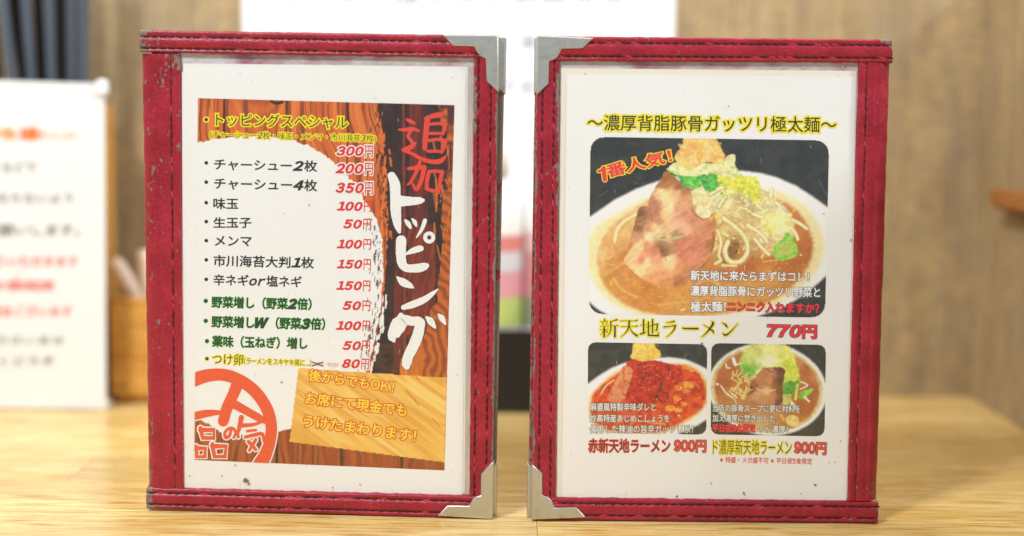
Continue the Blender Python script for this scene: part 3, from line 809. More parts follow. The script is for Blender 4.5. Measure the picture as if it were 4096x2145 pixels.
    for s_, a, b, by, h, wl in [('300', 1345, 1491, 627, 45, 1), ('200', 1342, 1491, 698, 47, 1), ('350', 1342, 1491, 776, 48, 1), ('100', 1347, 1486, 847, 43, 0), ('50', 1372, 1483, 918, 43, 0),
                                ('100', 1347, 1483, 998, 42, 0), ('150', 1347, 1483, 1078, 42, 0), ('150', 1345, 1481, 1164, 42, 0), ('50', 1369, 1480, 1244, 42, 0), ('100', 1343, 1480, 1324, 42, 0), ('50', 1369, 1479, 1404, 42, 0), ('80', 1368, 1476, 1476, 42, 1)]:
        ly = [(.012, PR)]
        if wl: ly = [(.10, WHT), (.012, PR)]
        text(P, pg, [(s_, dg), ('円', dict(bev=.0, sx=.95))], (a, by - 1.5), (b, by + 1.5), h, ly, zt)
    # ---- the note on the light plank
    for s_, a, b, h in [('後からでもOK！', (1233, 1523), (1572, 1572), 47), ('お席にて現金でも', (1220, 1615), (1623, 1667), 48), ('うけたまわります！', (1212, 1706), (1660, 1768), 46)]:
        text(P, pg, s_, a, b, h, [(.09, (214, 84, 34)), (.025, (255, 214, 60))], zt)
    specks(P, pg, [(985, 1922, 14, 3), (995, 1935, 8, 1), (940, 1862, 6, 2), (888, 1905, 5, 1), (1226, 1856, 6, 0), (1127, 1530, 5, 0), (1020, 1498, 4, 2), (1236, 820, 5, 2), (1137, 854, 4, 2), (1808, 310, 4, 2), (1330, 1990 - 40, 4, 3), (1828, 1500, 3, 0), (1500, 393, 3, 3), (960, 296, 3, 3), (1010, 325, 3, 2), (1160, 1200, 3, 2), (1440, 1938, 4, 3), (758, 1905, 4, 1)], .0012)
    # ---- film and leather
    f = sheet(P, M, [(725, 205), (1900, 225), (1880, 1990), (728, 1965)], 0.00125, FILM, 'clear_sleeve', th=.00003)
    def wtop(A, T): return 1.1 * np.exp(-(A / .045) ** 2) * (.55 + .45 * np.abs(T - .5) * 2) + .36 * np.exp(-((A - .78) / .09) ** 2) * (T < .15) + .4 * np.exp(-((A - .86) / .06) ** 2) * (T > .88) + .25 * np.exp(-((A - .1) / .05) ** 2) * (T < .1)
    def wfree(A, T): return .34 * (T < .12) * (.5 + .5 * np.sin(A * 40 + 1)) + .35 * np.exp(-((A - .1) / .06) ** 2) * (T > .8) + .3 * (T > .85) * (A < .3)
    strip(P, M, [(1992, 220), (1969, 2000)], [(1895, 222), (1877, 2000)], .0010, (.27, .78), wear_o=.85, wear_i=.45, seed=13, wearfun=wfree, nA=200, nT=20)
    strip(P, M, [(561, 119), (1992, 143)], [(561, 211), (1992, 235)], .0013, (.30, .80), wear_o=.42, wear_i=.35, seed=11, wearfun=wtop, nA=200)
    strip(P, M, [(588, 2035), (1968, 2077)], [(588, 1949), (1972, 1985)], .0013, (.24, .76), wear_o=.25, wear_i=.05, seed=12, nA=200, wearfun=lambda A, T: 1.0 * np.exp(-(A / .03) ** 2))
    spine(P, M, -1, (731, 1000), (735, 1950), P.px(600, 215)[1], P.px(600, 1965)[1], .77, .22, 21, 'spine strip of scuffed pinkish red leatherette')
    mp = [(1768, 137), (1988, 141), (1994, 147), (1994, 371), (1945, 325), (1942, 234), (1925, 228), (1911, 214), (1902, 199), (1897, 187), (1812, 185)]
    prism(P, M, mp, -0.0034, 0.0036, METAL, 'metal_corner', .0007)
    mp = [(1748, 2065), (1962, 2079), (1970, 2072), (1975, 1849), (1966, 1851), (1923, 1896), (1922, 1982), (1902, 1988), (1887, 2002), (1876, 2024), (1789, 2022)]
    prism(P, M, mp, -0.0034, 0.0036, METAL, 'metal_corner', .0007)
    leaf_back(P, M, 1, .0030, .0018, P.px(1992, 143)[1] - .0006)
    return M

# ================================================================== RIGHT MENU
def ramen_main():
    p = Pic([(2362, 548), (3317, 562), (3300, 1271), (2355, 1256)], 2.3); p.view((2320, 540, 1.7745)); c = C
    r = np.random.RandomState(11)
    p.c[:] = p.tex(c(44, 50, 50), c(56, 60, 58), 60)
    p.specks(70, (90, 30, 1750, 480), [c(120, 130, 130), c(90, 96, 96)], 2.2, .8)
    for q in ([(360, 330), (420, 345), (470, 340)], [(130, 440), (165, 420), (200, 395)], [(1690, 310), (1720, 370), (1750, 430)], [(1275, 150), (1285, 175), (1280, 200)]): p.stroke(q, 3, c(120, 128, 128))
    bowl = [(20, 610), (75, 580), (250, 460), (400, 385), (550, 330), (800, 268), (1130, 255), (1280, 272), (1400, 305), (1530, 362), (1640, 432), (1757, 515), (1830, 600), (1830, 940), (1745, 1000), (1600, 1130), (1430, 1230), (1250, 1290), (1200, 1330), (230, 1330), (205, 1278), (130, 1240), (62, 1180), (20, 1140)]
    p.poly(bowl, (.80, .80, .79), smooth=False, wob=0, soft=1)
    p.poly([(60, 780), (100, 660), (250, 560), (480, 440), (700, 400), (1250, 380), (1450, 410), (1620, 520), (1720, 680), (1735, 820), (1690, 960), (1560, 1100), (1400, 1200), (1200, 1262), (600, 1290), (330, 1250), (150, 1130), (70, 980)], c(246, 226, 168), soft=9, wob=4)
    p.poly([(128, 900), (140, 800), (200, 690), (300, 590), (420, 510), (600, 420), (1000, 380), (1300, 430), (1500, 510), (1600, 620), (1648, 760), (1640, 860), (1590, 980), (1500, 1080), (1350, 1180), (1150, 1245), (900, 1278), (600, 1275), (400, 1235), (250, 1150), (160, 1040)], c(224, 168, 100), c(204, 136, 70), 60, 6, soft=3)
    V = (2350, 545, 1.0897); B = (2320, 540, 1.7745)
    soup_poly = [(128, 900), (140, 800), (200, 690), (300, 590), (420, 510), (600, 420), (1000, 380), (1300, 430), (1500, 510), (1600, 620), (1648, 760), (1640, 860), (1590, 980), (1500, 1080), (1350, 1180), (1150, 1245), (900, 1278), (600, 1275), (400, 1235), (250, 1150), (160, 1040)]
    ms = p.mask(soup_poly, 6, 30, True, 3)
    p.view(V)
    p.field(ms, [(100, 470, 228, 172, 104), (55, 520, 240, 200, 132), (130, 560, 212, 142, 72), (100, 620, 206, 138, 66), (200, 640, 214, 146, 70), (300, 700, 208, 136, 56), (150, 420, 232, 186, 118), (130, 360, 228, 190, 126), (200, 320, 238, 204, 140), (450, 700, 218, 154, 70), (500, 620, 200, 132, 62), (600, 600, 196, 120, 54), (700, 580, 182, 100, 40), (850, 560, 188, 106, 44), (930, 480, 192, 110, 48), (880, 330, 208, 126, 66), (950, 400, 198, 126, 60), (800, 620, 218, 156, 66), (700, 650, 226, 168, 76), (600, 680, 226, 168, 80), (180, 520, 200, 130, 62), (250, 660, 200, 128, 56), (60, 600, 226, 170, 96), (380, 740, 222, 162, 78)], 2.6, 14)
    for k in range(110):
        x, y = r.uniform(60, 960), r.uniform(400, 720); a = r.uniform(-.6, .2); b_ = p.near(x, y)
        p.stroke([(x, y), (x + r.uniform(10, 50) * math.cos(a), y + 30 * math.sin(a))], r.uniform(2, 9), b_ * (1.22 if r.rand() < .6 else .8), k=.45)
    p.view(B)
    for q in ([(800, 1120), (830, 1060), (910, 1030), (980, 1060), (1000, 1120)], [(160, 1000), (330, 900), (450, 850)], [(560, 1210), (700, 1190), (860, 1180)], [(240, 1020), (300, 1100), (400, 1150)]): p.stroke(q, 24, c(238, 192, 104), c(206, 142, 66), k=.5)
    for k in range(90):
        x, y = r.uniform(150, 1560), r.uniform(960, 1260); w_ = r.uniform(3, 12)
        p.stroke([(x, y), (x + r.uniform(6, 40), y + r.uniform(-8, 6))], w_, [c(242, 200, 130), c(234, 184, 104), c(190, 118, 54)][r.randint(3)], k=.4)
    # left noodles
    p.stroke([(245, 760), (262, 680), (320, 610), (450, 540)], 26, c(244, 216, 150), c(214, 164, 98), c(252, 236, 186))
    p.stroke([(300, 720), (330, 650), (420, 600)], 14, c(238, 200, 128), c(190, 130, 66))
    # bean sprouts and noodles heap
    heap = [(790, 400), (950, 370), (1120, 380), (1280, 410), (1420, 480), (1500, 570), (1520, 700), (1460, 800), (1380, 860), (1240, 850), (1120, 940), (980, 930), (930, 800), (960, 600), (880, 560), (800, 480)]
    p.poly(heap, c(212, 180, 106), c(168, 124, 62), 34, 10)
    mh = p.mask(heap, 14, 30, True, 1)
    p.view(V)
    p.field(mh, [(560, 280, 225, 205, 150), (620, 260, 240, 225, 175), (600, 330, 235, 215, 150), (660, 300, 200, 175, 120), (700, 340, 190, 160, 105), (740, 380, 205, 175, 120), (640, 400, 215, 185, 125), (600, 440, 205, 165, 90), (650, 470, 156, 116, 64), (620, 500, 126, 86, 50), (700, 480, 200, 160, 95), (760, 440, 215, 190, 135), (790, 350, 225, 205, 150), (830, 380, 240, 230, 170), (560, 420, 230, 205, 140), (680, 520, 190, 124, 66), (740, 500, 200, 150, 85)], 2.6, 10)
    p.c[:] = p.c * (1 + .16 * mh * (p.c.mean(-1) > .2))[..., None]
    for k in range(300):
        x, y = r.uniform(500, 860), r.uniform(240, 520)
        if (x - 680) ** 2 / 200 ** 2 + (y - 390) ** 2 / 150 ** 2 > 1: continue
        a = r.choice([r.uniform(.2, 1.0), r.uniform(-1.2, -.3), r.uniform(.2, .8)]); L = r.uniform(22, 74); w_ = r.uniform(5, 14); b = r.uniform(-14, 14)
        b_ = p.near(x, y); g_ = r.choice([1.4, 1.25, 1.1, .85])
        cc = np.minimum(b_ * g_ + (.03, .03, .012), .80); dx, dy = math.cos(a) * L / 2, math.sin(a) * L / 2
        p.stroke([(x - dx, y - dy), (x + b * .4, y - b), (x + dx, y + dy)], w_, cc, b_ * .74, np.minimum(cc * 1.15, .82) if g_ > 1.1 else None, k=.8)
    p.view(B)
    p.stroke([(925, 420), (1000, 375), (1060, 365), (1105, 372)], 30, c(242, 222, 164), c(150, 110, 50), c(252, 240, 200))
    p.stroke([(985, 510), (1010, 470), (1035, 440)], 26, c(246, 230, 178), c(150, 110, 50))
    p.stroke([(1020, 590), (1120, 670), (1180, 750), (1188, 830), (1150, 890), (1090, 905), (1045, 880), (1028, 820), (1050, 760)], 34, c(240, 220, 152), c(190, 150, 88), c(252, 240, 190))
    p.stroke([(975, 680), (1000, 760), (985, 850), (1000, 890), (960, 915)], 24, c(236, 208, 136), c(180, 136, 78), c(250, 236, 180))
    p.poly([(1055, 790), (1120, 770), (1140, 830), (1100, 850), (1060, 840)], c(130, 86, 46), c(168, 120, 60), 20, 6)
    for q in ([(1225, 560), (1330, 600)], [(1190, 640), (1280, 700), (1330, 760)], [(1240, 740), (1290, 800), (1340, 850)], [(1390, 480), (1420, 510), (1400, 550), (1350, 570)], [(1500, 600), (1560, 630), (1610, 665)], [(1500, 660), (1530, 700), (1545, 740)], [(1360, 390), (1352, 440)]):
        p.stroke(q, 24, c(244, 226, 170), c(196, 158, 96), c(254, 246, 212))
    for x, y in ((985, 575), (1130, 815), (1520, 520), (220, 1040)): p.stroke([(x, y), (x - 4, y + 26)], 14, c(240, 190, 40))
    # meat
    meat = [(600, 262), (575, 310), (530, 380), (500, 440), (478, 505), (440, 505), (412, 540), (388, 630), (358, 735), (385, 760), (340, 840), (310, 895), (360, 950), (430, 1010), (560, 1075), (650, 1088), (745, 1060), (800, 1005), (860, 945), (908, 895), (938, 820), (962, 720), (965, 620), (925, 600), (880, 600), (830, 575), (795, 530), (790, 460), (815, 400), (770, 372), (700, 322), (648, 276)]
    p.poly(meat, c(218, 162, 118), c(202, 136, 104), 55, 7)
    mm = p.mask(meat, 5, 22, True)
    p.view(V)
    p.field(mm, [(345, 180, 150, 95, 52), (340, 200, 165, 108, 62), (400, 220, 152, 92, 52), (430, 240, 170, 112, 72), (310, 210, 172, 118, 78), (320, 245, 238, 204, 152), (345, 270, 242, 208, 154), (360, 300, 240, 207, 156), (345, 330, 236, 198, 144), (340, 360, 232, 188, 138), (390, 250, 216, 168, 124), (430, 270, 204, 146, 106),
        (285, 290, 178, 116, 90), (300, 320, 188, 120, 94), (290, 350, 184, 120, 90), (310, 370, 194, 130, 100), (400, 320, 208, 150, 120), (430, 350, 203, 136, 106), (390, 360, 217, 154, 124), (460, 360, 198, 130, 100), (500, 390, 207, 140, 105), (530, 400, 192, 124, 84), (420, 400, 222, 164, 134), (370, 390, 227, 174, 140),
        (230, 340, 124, 84, 54), (240, 370, 158, 110, 74), (215, 400, 144, 100, 64), (205, 430, 194, 136, 96), (265, 400, 203, 146, 106), (300, 400, 242, 204, 154), (310, 430, 237, 198, 148), (270, 440, 242, 208, 162), (230, 480, 237, 194, 144), (190, 530, 237, 194, 144), (175, 540, 227, 178, 124), (350, 440, 222, 188, 134), (390, 435, 164, 134, 90), (330, 450, 154, 120, 80),
        (260, 480, 204, 132, 102), (290, 500, 199, 122, 92), (240, 540, 209, 137, 102), (300, 530, 218, 146, 112), (400, 460, 190, 118, 92), (440, 470, 195, 114, 92), (420, 500, 199, 118, 96), (480, 480, 190, 112, 86), (460, 520, 204, 128, 102), (500, 520, 190, 122, 86), (530, 470, 170, 102, 66), (520, 440, 199, 126, 90), (320, 480, 144, 100, 64), (335, 505, 130, 90, 54), (350, 540, 237, 194, 148), (365, 570, 232, 184, 138),
        (260, 550, 247, 208, 158), (230, 590, 242, 198, 144), (290, 560, 227, 164, 120), (300, 600, 218, 150, 106), (350, 600, 213, 145, 100), (270, 620, 208, 148, 94), (390, 590, 203, 135, 90), (430, 580, 188, 119, 74), (400, 630, 164, 104, 60), (350, 640, 194, 130, 75)], 4.2, 9, 20)
    p.c[:] = np.minimum(p.c * (1 + mm[..., None] * np.array([.20, .22, .16])), .82)
    g = fbm(p.x * .8 - p.y * .5, p.y * .8 + p.x * .5, 60, 7, 91, 3)
    p.blend(mm * sstep(.52, .72, g) * .14, c(244, 204, 160)); p.blend(mm * sstep(.48, .3, g) * .12, c(150, 84, 58))
    p.view(B)
    for q, w in (([(575, 780), (595, 830), (610, 890)], 10), ([(520, 735), (560, 705), (580, 700)], 6), ([(680, 715), (740, 720), (760, 740)], 6), ([(495, 515), (500, 560), (515, 620)], 6), ([(800, 990), (870, 930), (920, 880)], 12), ([(790, 520), (820, 570), (880, 600)], 12), ([(945, 690), (950, 760), (935, 840)], 14)):
        p.stroke(q, w, c(128, 90, 56), k=.6)
    p.stroke([(530, 735), (610, 745), (690, 728), (740, 715)], 18, c(220, 200, 150), c(170, 134, 86), k=.7)
    # greens
    p.poly([(665, 285), (740, 255), (860, 250), (960, 245), (1015, 275), (1010, 330), (960, 390), (925, 410), (860, 385), (790, 380), (720, 340)], c(112, 196, 70), c(52, 150, 84), 34, 22)
    p.specks(40, (700, 260, 980, 390), [c(170, 222, 110), c(60, 160, 90), c(130, 205, 90)], 14, .6, True)
    p.poly([(970, 290), (1100, 280), (1240, 300), (1275, 350), (1262, 470), (1220, 440), (1120, 400), (1000, 370)], c(240, 228, 90), c(200, 208, 70), 24, 34, 34)
    p.specks(60, (990, 290, 1270, 460), [c(250, 244, 150), c(214, 216, 60), c(160, 200, 60), c(236, 214, 40)], 12, .8, True)
    for k in range(40):
        x, y = r.uniform(690, 1240), r.uniform(260, 420); b_ = p.near(x, y)
        if b_[1] < b_[0] * .95: continue
        a = r.uniform(-.8, .8); L = r.uniform(15, 45)
        p.stroke([(x, y), (x + L * math.cos(a) * .5, y + L * math.sin(a) * .5 - 5), (x + L * math.cos(a), y + L * math.sin(a))], r.uniform(8, 18), np.clip(b_ * r.choice([1.4, 1.2, .7]), 0, .8), k=.7)
    p.poly([(612, 245), (680, 195), (800, 195), (930, 200), (1030, 170), (1045, 150), (1098, 143), (1102, 215), (1128, 262), (1120, 300), (1010, 290), (900, 270), (830, 295), (700, 285), (650, 270)], c(232, 226, 168), c(198, 206, 130), 34, 5)
    for cx, cy, s_ in ((840, 225, 36), (940, 232, 34), (1060, 200, 40), (730, 250, 30), (1020, 240, 30), (660, 235, 24), (890, 262, 26), (1085, 255, 26)):
        p.poly([(cx - s_, cy - s_ * .7), (cx + s_, cy - s_ * .6), (cx + s_ * .9, cy + s_ * .7), (cx - s_ * .8, cy + s_ * .6)], c(240, 234, 186), c(222, 222, 160), 14, 3, smooth=False)
    p.poly([(783, 400), (832, 390), (868, 355), (885, 395), (905, 410), (885, 440), (892, 480), (845, 470), (800, 505), (800, 450)], c(240, 232, 178), c(222, 216, 150), 20, 4, smooth=False)
    p.poly([(820, 525), (850, 505), (900, 515), (928, 548), (915, 585), (870, 590), (830, 560)], c(244, 236, 190), c(226, 218, 156), 20, 4)
    # garlic
    gar = [(738, 20), (945, 20), (990, 75), (1005, 105), (1030, 140), (1020, 190), (960, 200), (900, 190), (850, 215), (790, 240), (735, 225), (700, 205), (668, 165), (690, 120), (720, 80)]
    p.poly(gar, c(248, 206, 120), c(238, 172, 80), 50, 9)
    p.specks(110, (700, 40, 1010, 205), [c(252, 224, 156), c(250, 210, 130), c(236, 166, 76), c(254, 234, 180), c(244, 190, 100)], 17, .5, True)
    # cabbage at right
    p.poly([(1285, 600), (1340, 555), (1420, 560), (1505, 600), (1480, 670), (1400, 700), (1320, 700), (1290, 660)], c(246, 238, 178), c(226, 216, 130), 30, 7)
    p.poly([(1280, 650), (1350, 620), (1400, 660), (1380, 710), (1300, 700)], c(240, 232, 150), c(222, 212, 110), 24, 5, smooth=False)
    p.poly([(1372, 790), (1440, 740), (1462, 690), (1500, 710), (1530, 770), (1548, 820), (1525, 870), (1420, 890), (1375, 860)], c(120, 200, 60), c(160, 216, 90), 20, 8)
    p.poly([(1395, 800), (1460, 750), (1510, 790), (1500, 850), (1410, 850)], c(200, 214, 110), c(184, 200, 90), 24, 5)
    p.specks(26, (1330, 880, 1630, 980), [c(232, 190, 110), c(244, 220, 150)], 5, .8)
    p.specks(30, (220, 1000, 800, 1230), [c(236, 190, 100)], 4, .6)
    p.stroke([(720, 1245), (745, 1235)], 9, c(250, 244, 220)); p.stroke([(1565, 850), (1572, 856)], 8, c(250, 244, 220))
    p.stroke([(1010, 925), (1110, 930)], 20, c(240, 214, 150), c(170, 110, 60)); p.stroke([(1300, 900), (1400, 890)], 22, c(216, 160, 84), c(176, 100, 44))
    return p
def ramen_red():
    p = Pic([(2352, 1369), (2829, 1378), (2825, 1739), (2351, 1731)], 2.0); p.view((2320, 1340, 2.498)); c = C; r = np.random.RandomState(5)
    p.c[:] = p.tex(c(52, 54, 46), c(66, 66, 56), 60)
    p.specks(16, (100, 90, 1250, 300), [c(120, 122, 116)], 3, .7)
    p.poly([(40, 520), (80, 492), (200, 400), (320, 330), (450, 280), (700, 235), (900, 225), (1050, 245), (1180, 300), (1300, 360), (1300, 820), (1180, 900), (980, 990), (940, 1020), (160, 1020), (110, 975), (60, 930), (40, 900)], (.79, .79, .78), smooth=False, wob=0, soft=1)
    p.poly([(85, 720), (110, 600), (200, 500), (360, 370), (600, 300), (1000, 290), (1180, 340), (1260, 460), (1275, 620), (1220, 760), (1050, 880), (850, 975), (600, 998), (350, 985), (180, 930), (100, 850)], c(248, 190, 90), soft=5, wob=4)
    p.poly([(105, 720), (130, 600), (220, 500), (370, 390), (600, 310), (1000, 300), (1160, 360), (1240, 470), (1258, 620), (1200, 750), (1040, 860), (840, 955), (600, 985), (350, 970), (190, 910), (115, 830)], c(222, 84, 30), c(196, 52, 22), 50, 8, soft=2)
    for k in range(140):
        x, y = r.uniform(130, 1240), r.uniform(420, 930)
        if abs(x - 680) / 580 + abs(y - 680) / 330 > 1.15: continue
        a = r.uniform(-1, 1); L = r.uniform(12, 40)
        p.stroke([(x, y), (x + L * math.cos(a), y + L * math.sin(a))], r.uniform(10, 26), [c(240, 150, 50), c(232, 110, 40), c(196, 40, 24), c(214, 60, 30)][r.randint(4)], k=.65)
    p.poly([(470, 270), (560, 245), (760, 255), (900, 290), (1000, 340), (1040, 420), (940, 520), (880, 600), (820, 660), (680, 690), (500, 680), (420, 600), (440, 420)], c(202, 56, 26), c(166, 36, 22), 40, 14)
    p.poly([(440, 300), (520, 340), (500, 480), (420, 660), (310, 690), (290, 600), (360, 450), (410, 350)], c(226, 150, 100), c(206, 110, 70), 24, 8)
    p.stroke([(210, 590), (260, 510), (340, 450)], 16, c(246, 200, 140), c(206, 90, 40))
    for k in range(230):
        x, y = r.normal(700, 160), r.normal(450, 130)
        if y < 270 + abs(x - 640) * .25 or y > 690 or x < 430: continue
        a = r.uniform(0, 3.1); L = r.uniform(4, 16)
        p.stroke([(x, y), (x + L * math.cos(a), y + L * math.sin(a))], r.uniform(7, 18), [c(224, 84, 34), c(150, 30, 20), c(236, 120, 52), c(110, 34, 24), c(200, 44, 26)][r.randint(5)], k=.8)
    for k in range(320):
        x, y = r.uniform(120, 1240), r.uniform(280, 940); b_ = p.near(x, y)
        if b_.mean() > .35 or b_[0] < .12: continue
        a = r.uniform(0, 3.1); L = r.uniform(4, 24)
        p.stroke([(x, y), (x + L * math.cos(a), y + L * math.sin(a))], r.uniform(6, 20), np.clip(b_ * r.choice([1.35, 1.15, .7]) + r.uniform(-.01, .03), 0, .8), k=.6)
    for q in ([(810, 480), (815, 530), (800, 570)], [(820, 570), (870, 590), (880, 640)], [(580, 310), (610, 290)], [(660, 380), (690, 400)], [(760, 600), (820, 680)]): p.stroke(q, 18, c(70, 44, 30), k=.85)
    for cx, cy, s_ in ((1080, 500, 60), (980, 530, 44), (970, 640, 44), (1060, 560, 40), (900, 730, 50), (980, 750, 40), (1040, 690, 36), (1060, 320, 44), (1120, 350, 30)):
        p.poly([(cx - s_, cy - s_ * .4), (cx, cy - s_ * .6), (cx + s_, cy - s_ * .1), (cx + s_ * .6, cy + s_ * .5), (cx - s_ * .6, cy + s_ * .5)], c(244, 176, 66), c(230, 124, 44), 22, 8)
    p.stroke([(1110, 470), (1160, 490), (1190, 530)], 14, c(240, 130, 70), c(170, 40, 24))
    p.stroke([(640, 860), (760, 880), (850, 890)], 24, c(246, 164, 50), k=.8)
    p.poly([(565, 60), (720, 60), (745, 110), (800, 160), (800, 215), (760, 240), (650, 262), (560, 250), (500, 225), (520, 180), (530, 110)], c(246, 210, 100), c(232, 184, 72), 24, 10)
    p.specks(60, (530, 90, 790, 250), [c(250, 224, 130), c(226, 176, 64)], 14, .5, True)
    p.stroke([(980, 812), (992, 805)], 10, c(252, 230, 210))
    return p
def ramen_rich():
    p = Pic([(2845, 1373), (3304, 1380), (3298, 1746), (2843, 1738)], 2.0); p.view((2820, 1340, 2.498)); c = C; r = np.random.RandomState(9)
    p.c[:] = p.tex(c(52, 52, 46), c(66, 62, 50), 60)
    cx, cy = 625, 545
    def ell(rx, ry, dy=0, dx=0): return [(cx + dx + rx * math.cos(t), cy + dy + ry * math.sin(t) + .05 * rx * math.cos(t)) for t in np.linspace(0, 2 * math.pi, 48, endpoint=False)]
    p.poly(ell(590, 458), (.79, .79, .78), smooth=False, wob=0, soft=1)
    p.poly(ell(562, 436, 0, -6), c(226, 208, 150), c(206, 176, 104), 40, wob=3, smooth=False, soft=1)
    p.poly(ell(520, 410, 0, -6), c(184, 104, 46), c(160, 82, 36), 50, wob=6, smooth=False, soft=2)
    for k in range(120):
        x, y = r.uniform(110, 1150), r.uniform(180, 930)
        if ((x - cx) / 510) ** 2 + ((y - cy) / 400) ** 2 > 1: continue
        p.stroke([(x, y), (x + r.uniform(-12, 12), y + r.uniform(-8, 8))], r.uniform(5, 14), [c(214, 150, 76), c(200, 124, 54), c(150, 74, 34)][r.randint(3)], k=.6)
    Rv = (2840, 1370, 2.1128); B = (2820, 1340, 2.498)
    msoup = p.mask(ell(520, 410, 0, -6), 6, 30, False, 2)
    p.view(Rv)
    p.field(msoup, [(100, 300, 185, 106, 54), (60, 400, 182, 110, 60), (130, 480, 194, 130, 70), (830, 200, 178, 96, 50), (880, 400, 172, 98, 50), (800, 550, 182, 104, 50), (700, 720, 192, 124, 60), (500, 740, 218, 172, 104), (400, 720, 226, 190, 120), (820, 300, 188, 116, 66), (100, 560, 204, 154, 94), (180, 160, 194, 124, 64), (250, 600, 196, 130, 72), (760, 160, 212, 160, 92), (900, 300, 206, 150, 84), (720, 660, 200, 130, 60)], 2.6, 16, k=.75)
    p.view(B)
    p.poly([(430, 130), (560, 95), (700, 92), (820, 130), (880, 240), (920, 380), (930, 470), (900, 560), (790, 600), (760, 420), (600, 330), (480, 400), (380, 380), (370, 240)], c(226, 224, 120), c(186, 212, 88), 30, 34, 50)
    mc = p.mask([(400, 150), (470, 110), (600, 86), (720, 84), (830, 120), (890, 230), (930, 360), (950, 460), (910, 560), (800, 620), (750, 600), (760, 420), (600, 320), (520, 400), (440, 420), (360, 380), (350, 250)], 22, 40, True, 1)
    p.view(Rv)
    p.field(mc, [(330, 160, 208, 216, 116), (300, 220, 136, 200, 76), (420, 140, 226, 236, 160), (480, 160, 240, 245, 206), (540, 150, 242, 246, 196), (600, 190, 228, 228, 116), (560, 80, 236, 236, 144), (480, 60, 236, 236, 154), (400, 80, 216, 216, 116), (640, 130, 240, 236, 116), (680, 230, 226, 226, 86), (700, 300, 216, 220, 96), (650, 380, 124, 182, 66), (700, 370, 106, 168, 54), (640, 330, 194, 212, 86), (370, 220, 154, 202, 94), (340, 250, 96, 174, 66), (390, 270, 232, 232, 190), (600, 110, 226, 230, 106), (620, 260, 222, 226, 116), (620, 430, 196, 200, 110)], 3.4, 12, 22)
    for k in range(150):
        x, y = r.uniform(280, 740), r.uniform(50, 320); b_ = p.near(x, y)
        if b_[1] < b_[0] * .92: continue
        a = r.uniform(-1.2, 1.2); L = r.uniform(6, 28)
        p.stroke([(x, y), (x + L * math.cos(a), y + L * math.sin(a))], r.uniform(4, 12), np.minimum(b_ * r.choice([1.2, 1.1, .82]) + .01, .82), k=.6)
    p.view(B)
    p.poly([(380, 300), (470, 310), (500, 370), (440, 400), (375, 370)], c(140, 200, 66), c(110, 180, 60), 20, 8)
    p.poly([(790, 480), (900, 450), (940, 480), (900, 570), (800, 600), (760, 590)], c(110, 180, 56), c(80, 150, 44), 26, 8)
    p.poly([(780, 250), (860, 240), (900, 330), (930, 420), (900, 460), (820, 440), (790, 350)], c(232, 232, 90), c(200, 214, 70), 20, 10)
    # sprouts at left
    for k in range(46):
        x, y = r.uniform(240, 450), r.uniform(400, 640); a = r.choice([r.uniform(.5, 1.2), r.uniform(-1.4, -.5)]); L = r.uniform(40, 90)
        p.stroke([(x, y), (x + L * math.cos(a) * .5 + 8, y + L * math.sin(a) * .5), (x + L * math.cos(a), y + L * math.sin(a))], r.uniform(10, 16), c(232, 212, 130), c(166, 120, 56))
    for q in ([(160, 510), (210, 580), (280, 630)], [(260, 580), (320, 630)], [(210, 290), (215, 325), (250, 330)], [(300, 310), (360, 280)], [(960, 470), (1010, 490), (1020, 510), (950, 545)]): p.stroke(q, 17, c(236, 222, 170), c(160, 100, 50), c(250, 240, 210))
    p.stroke([(285, 240), (300, 290)], 34, c(250, 250, 240)); p.stroke([(120, 490), (130, 495)], 22, c(250, 244, 220))
    p.stroke([(905, 640), (925, 500)], 32, c(214, 216, 104), c(120, 130, 40)); p.poly([(930, 620), (980, 560), (1080, 535), (1060, 580), (980, 640)], c(124, 190, 60), c(160, 206, 80), 20, 5)
    p.stroke([(990, 620), (1040, 665)], 18, c(244, 240, 214)); p.stroke([(830, 640), (880, 700), (910, 740)], 34, c(242, 238, 200), c(180, 170, 90))
    p.poly([(770, 600), (850, 600), (860, 680), (790, 700), (760, 660)], c(206, 206, 120), c(170, 180, 80), 16, 7)
    p.poly([(805, 830), (870, 800), (930, 830), (935, 890), (880, 915), (815, 890)], c(240, 220, 140), c(222, 190, 104), 20, 5)
    p.stroke([(760, 800), (790, 850)], 30, c(226, 200, 120), k=.8)
    # meat
    p.poly([(600, 330), (700, 325), (760, 330), (795, 360), (790, 420), (770, 520), (775, 600), (760, 680), (600, 720), (420, 690), (350, 690), (400, 640), (430, 590), (480, 545), (445, 530), (470, 460), (530, 400)], c(190, 126, 70), c(168, 100, 52), 26, 7)
    p.poly([(600, 335), (660, 380), (700, 520), (560, 530), (445, 530), (470, 470), (540, 400)], c(206, 146, 84), c(184, 116, 62), 22, 5)
    mt_ = p.mask([(600, 330), (700, 325), (760, 322), (800, 360), (792, 430), (775, 520), (778, 600), (762, 690), (600, 730), (420, 720), (340, 720), (400, 640), (430, 590), (480, 545), (445, 530), (470, 460), (530, 400)], 6, 20, True)
    p.view(Rv)
    p.field(mt_, [(470, 240, 194, 130, 76), (560, 230, 124, 76, 50), (600, 240, 114, 68, 44), (430, 320, 199, 135, 80), (380, 370, 178, 114, 64), (500, 320, 204, 140, 84), (560, 350, 154, 95, 54), (590, 330, 114, 70, 40), (420, 430, 218, 164, 114), (480, 420, 228, 184, 130), (380, 450, 208, 154, 100), (540, 430, 194, 134, 84), (580, 420, 134, 85, 50), (450, 480, 199, 140, 90), (350, 520, 184, 124, 74), (500, 500, 194, 134, 84), (590, 500, 124, 75, 44), (530, 250, 210, 150, 96), (350, 395, 110, 66, 38)], 4, 8, 16)
    p.view(B)
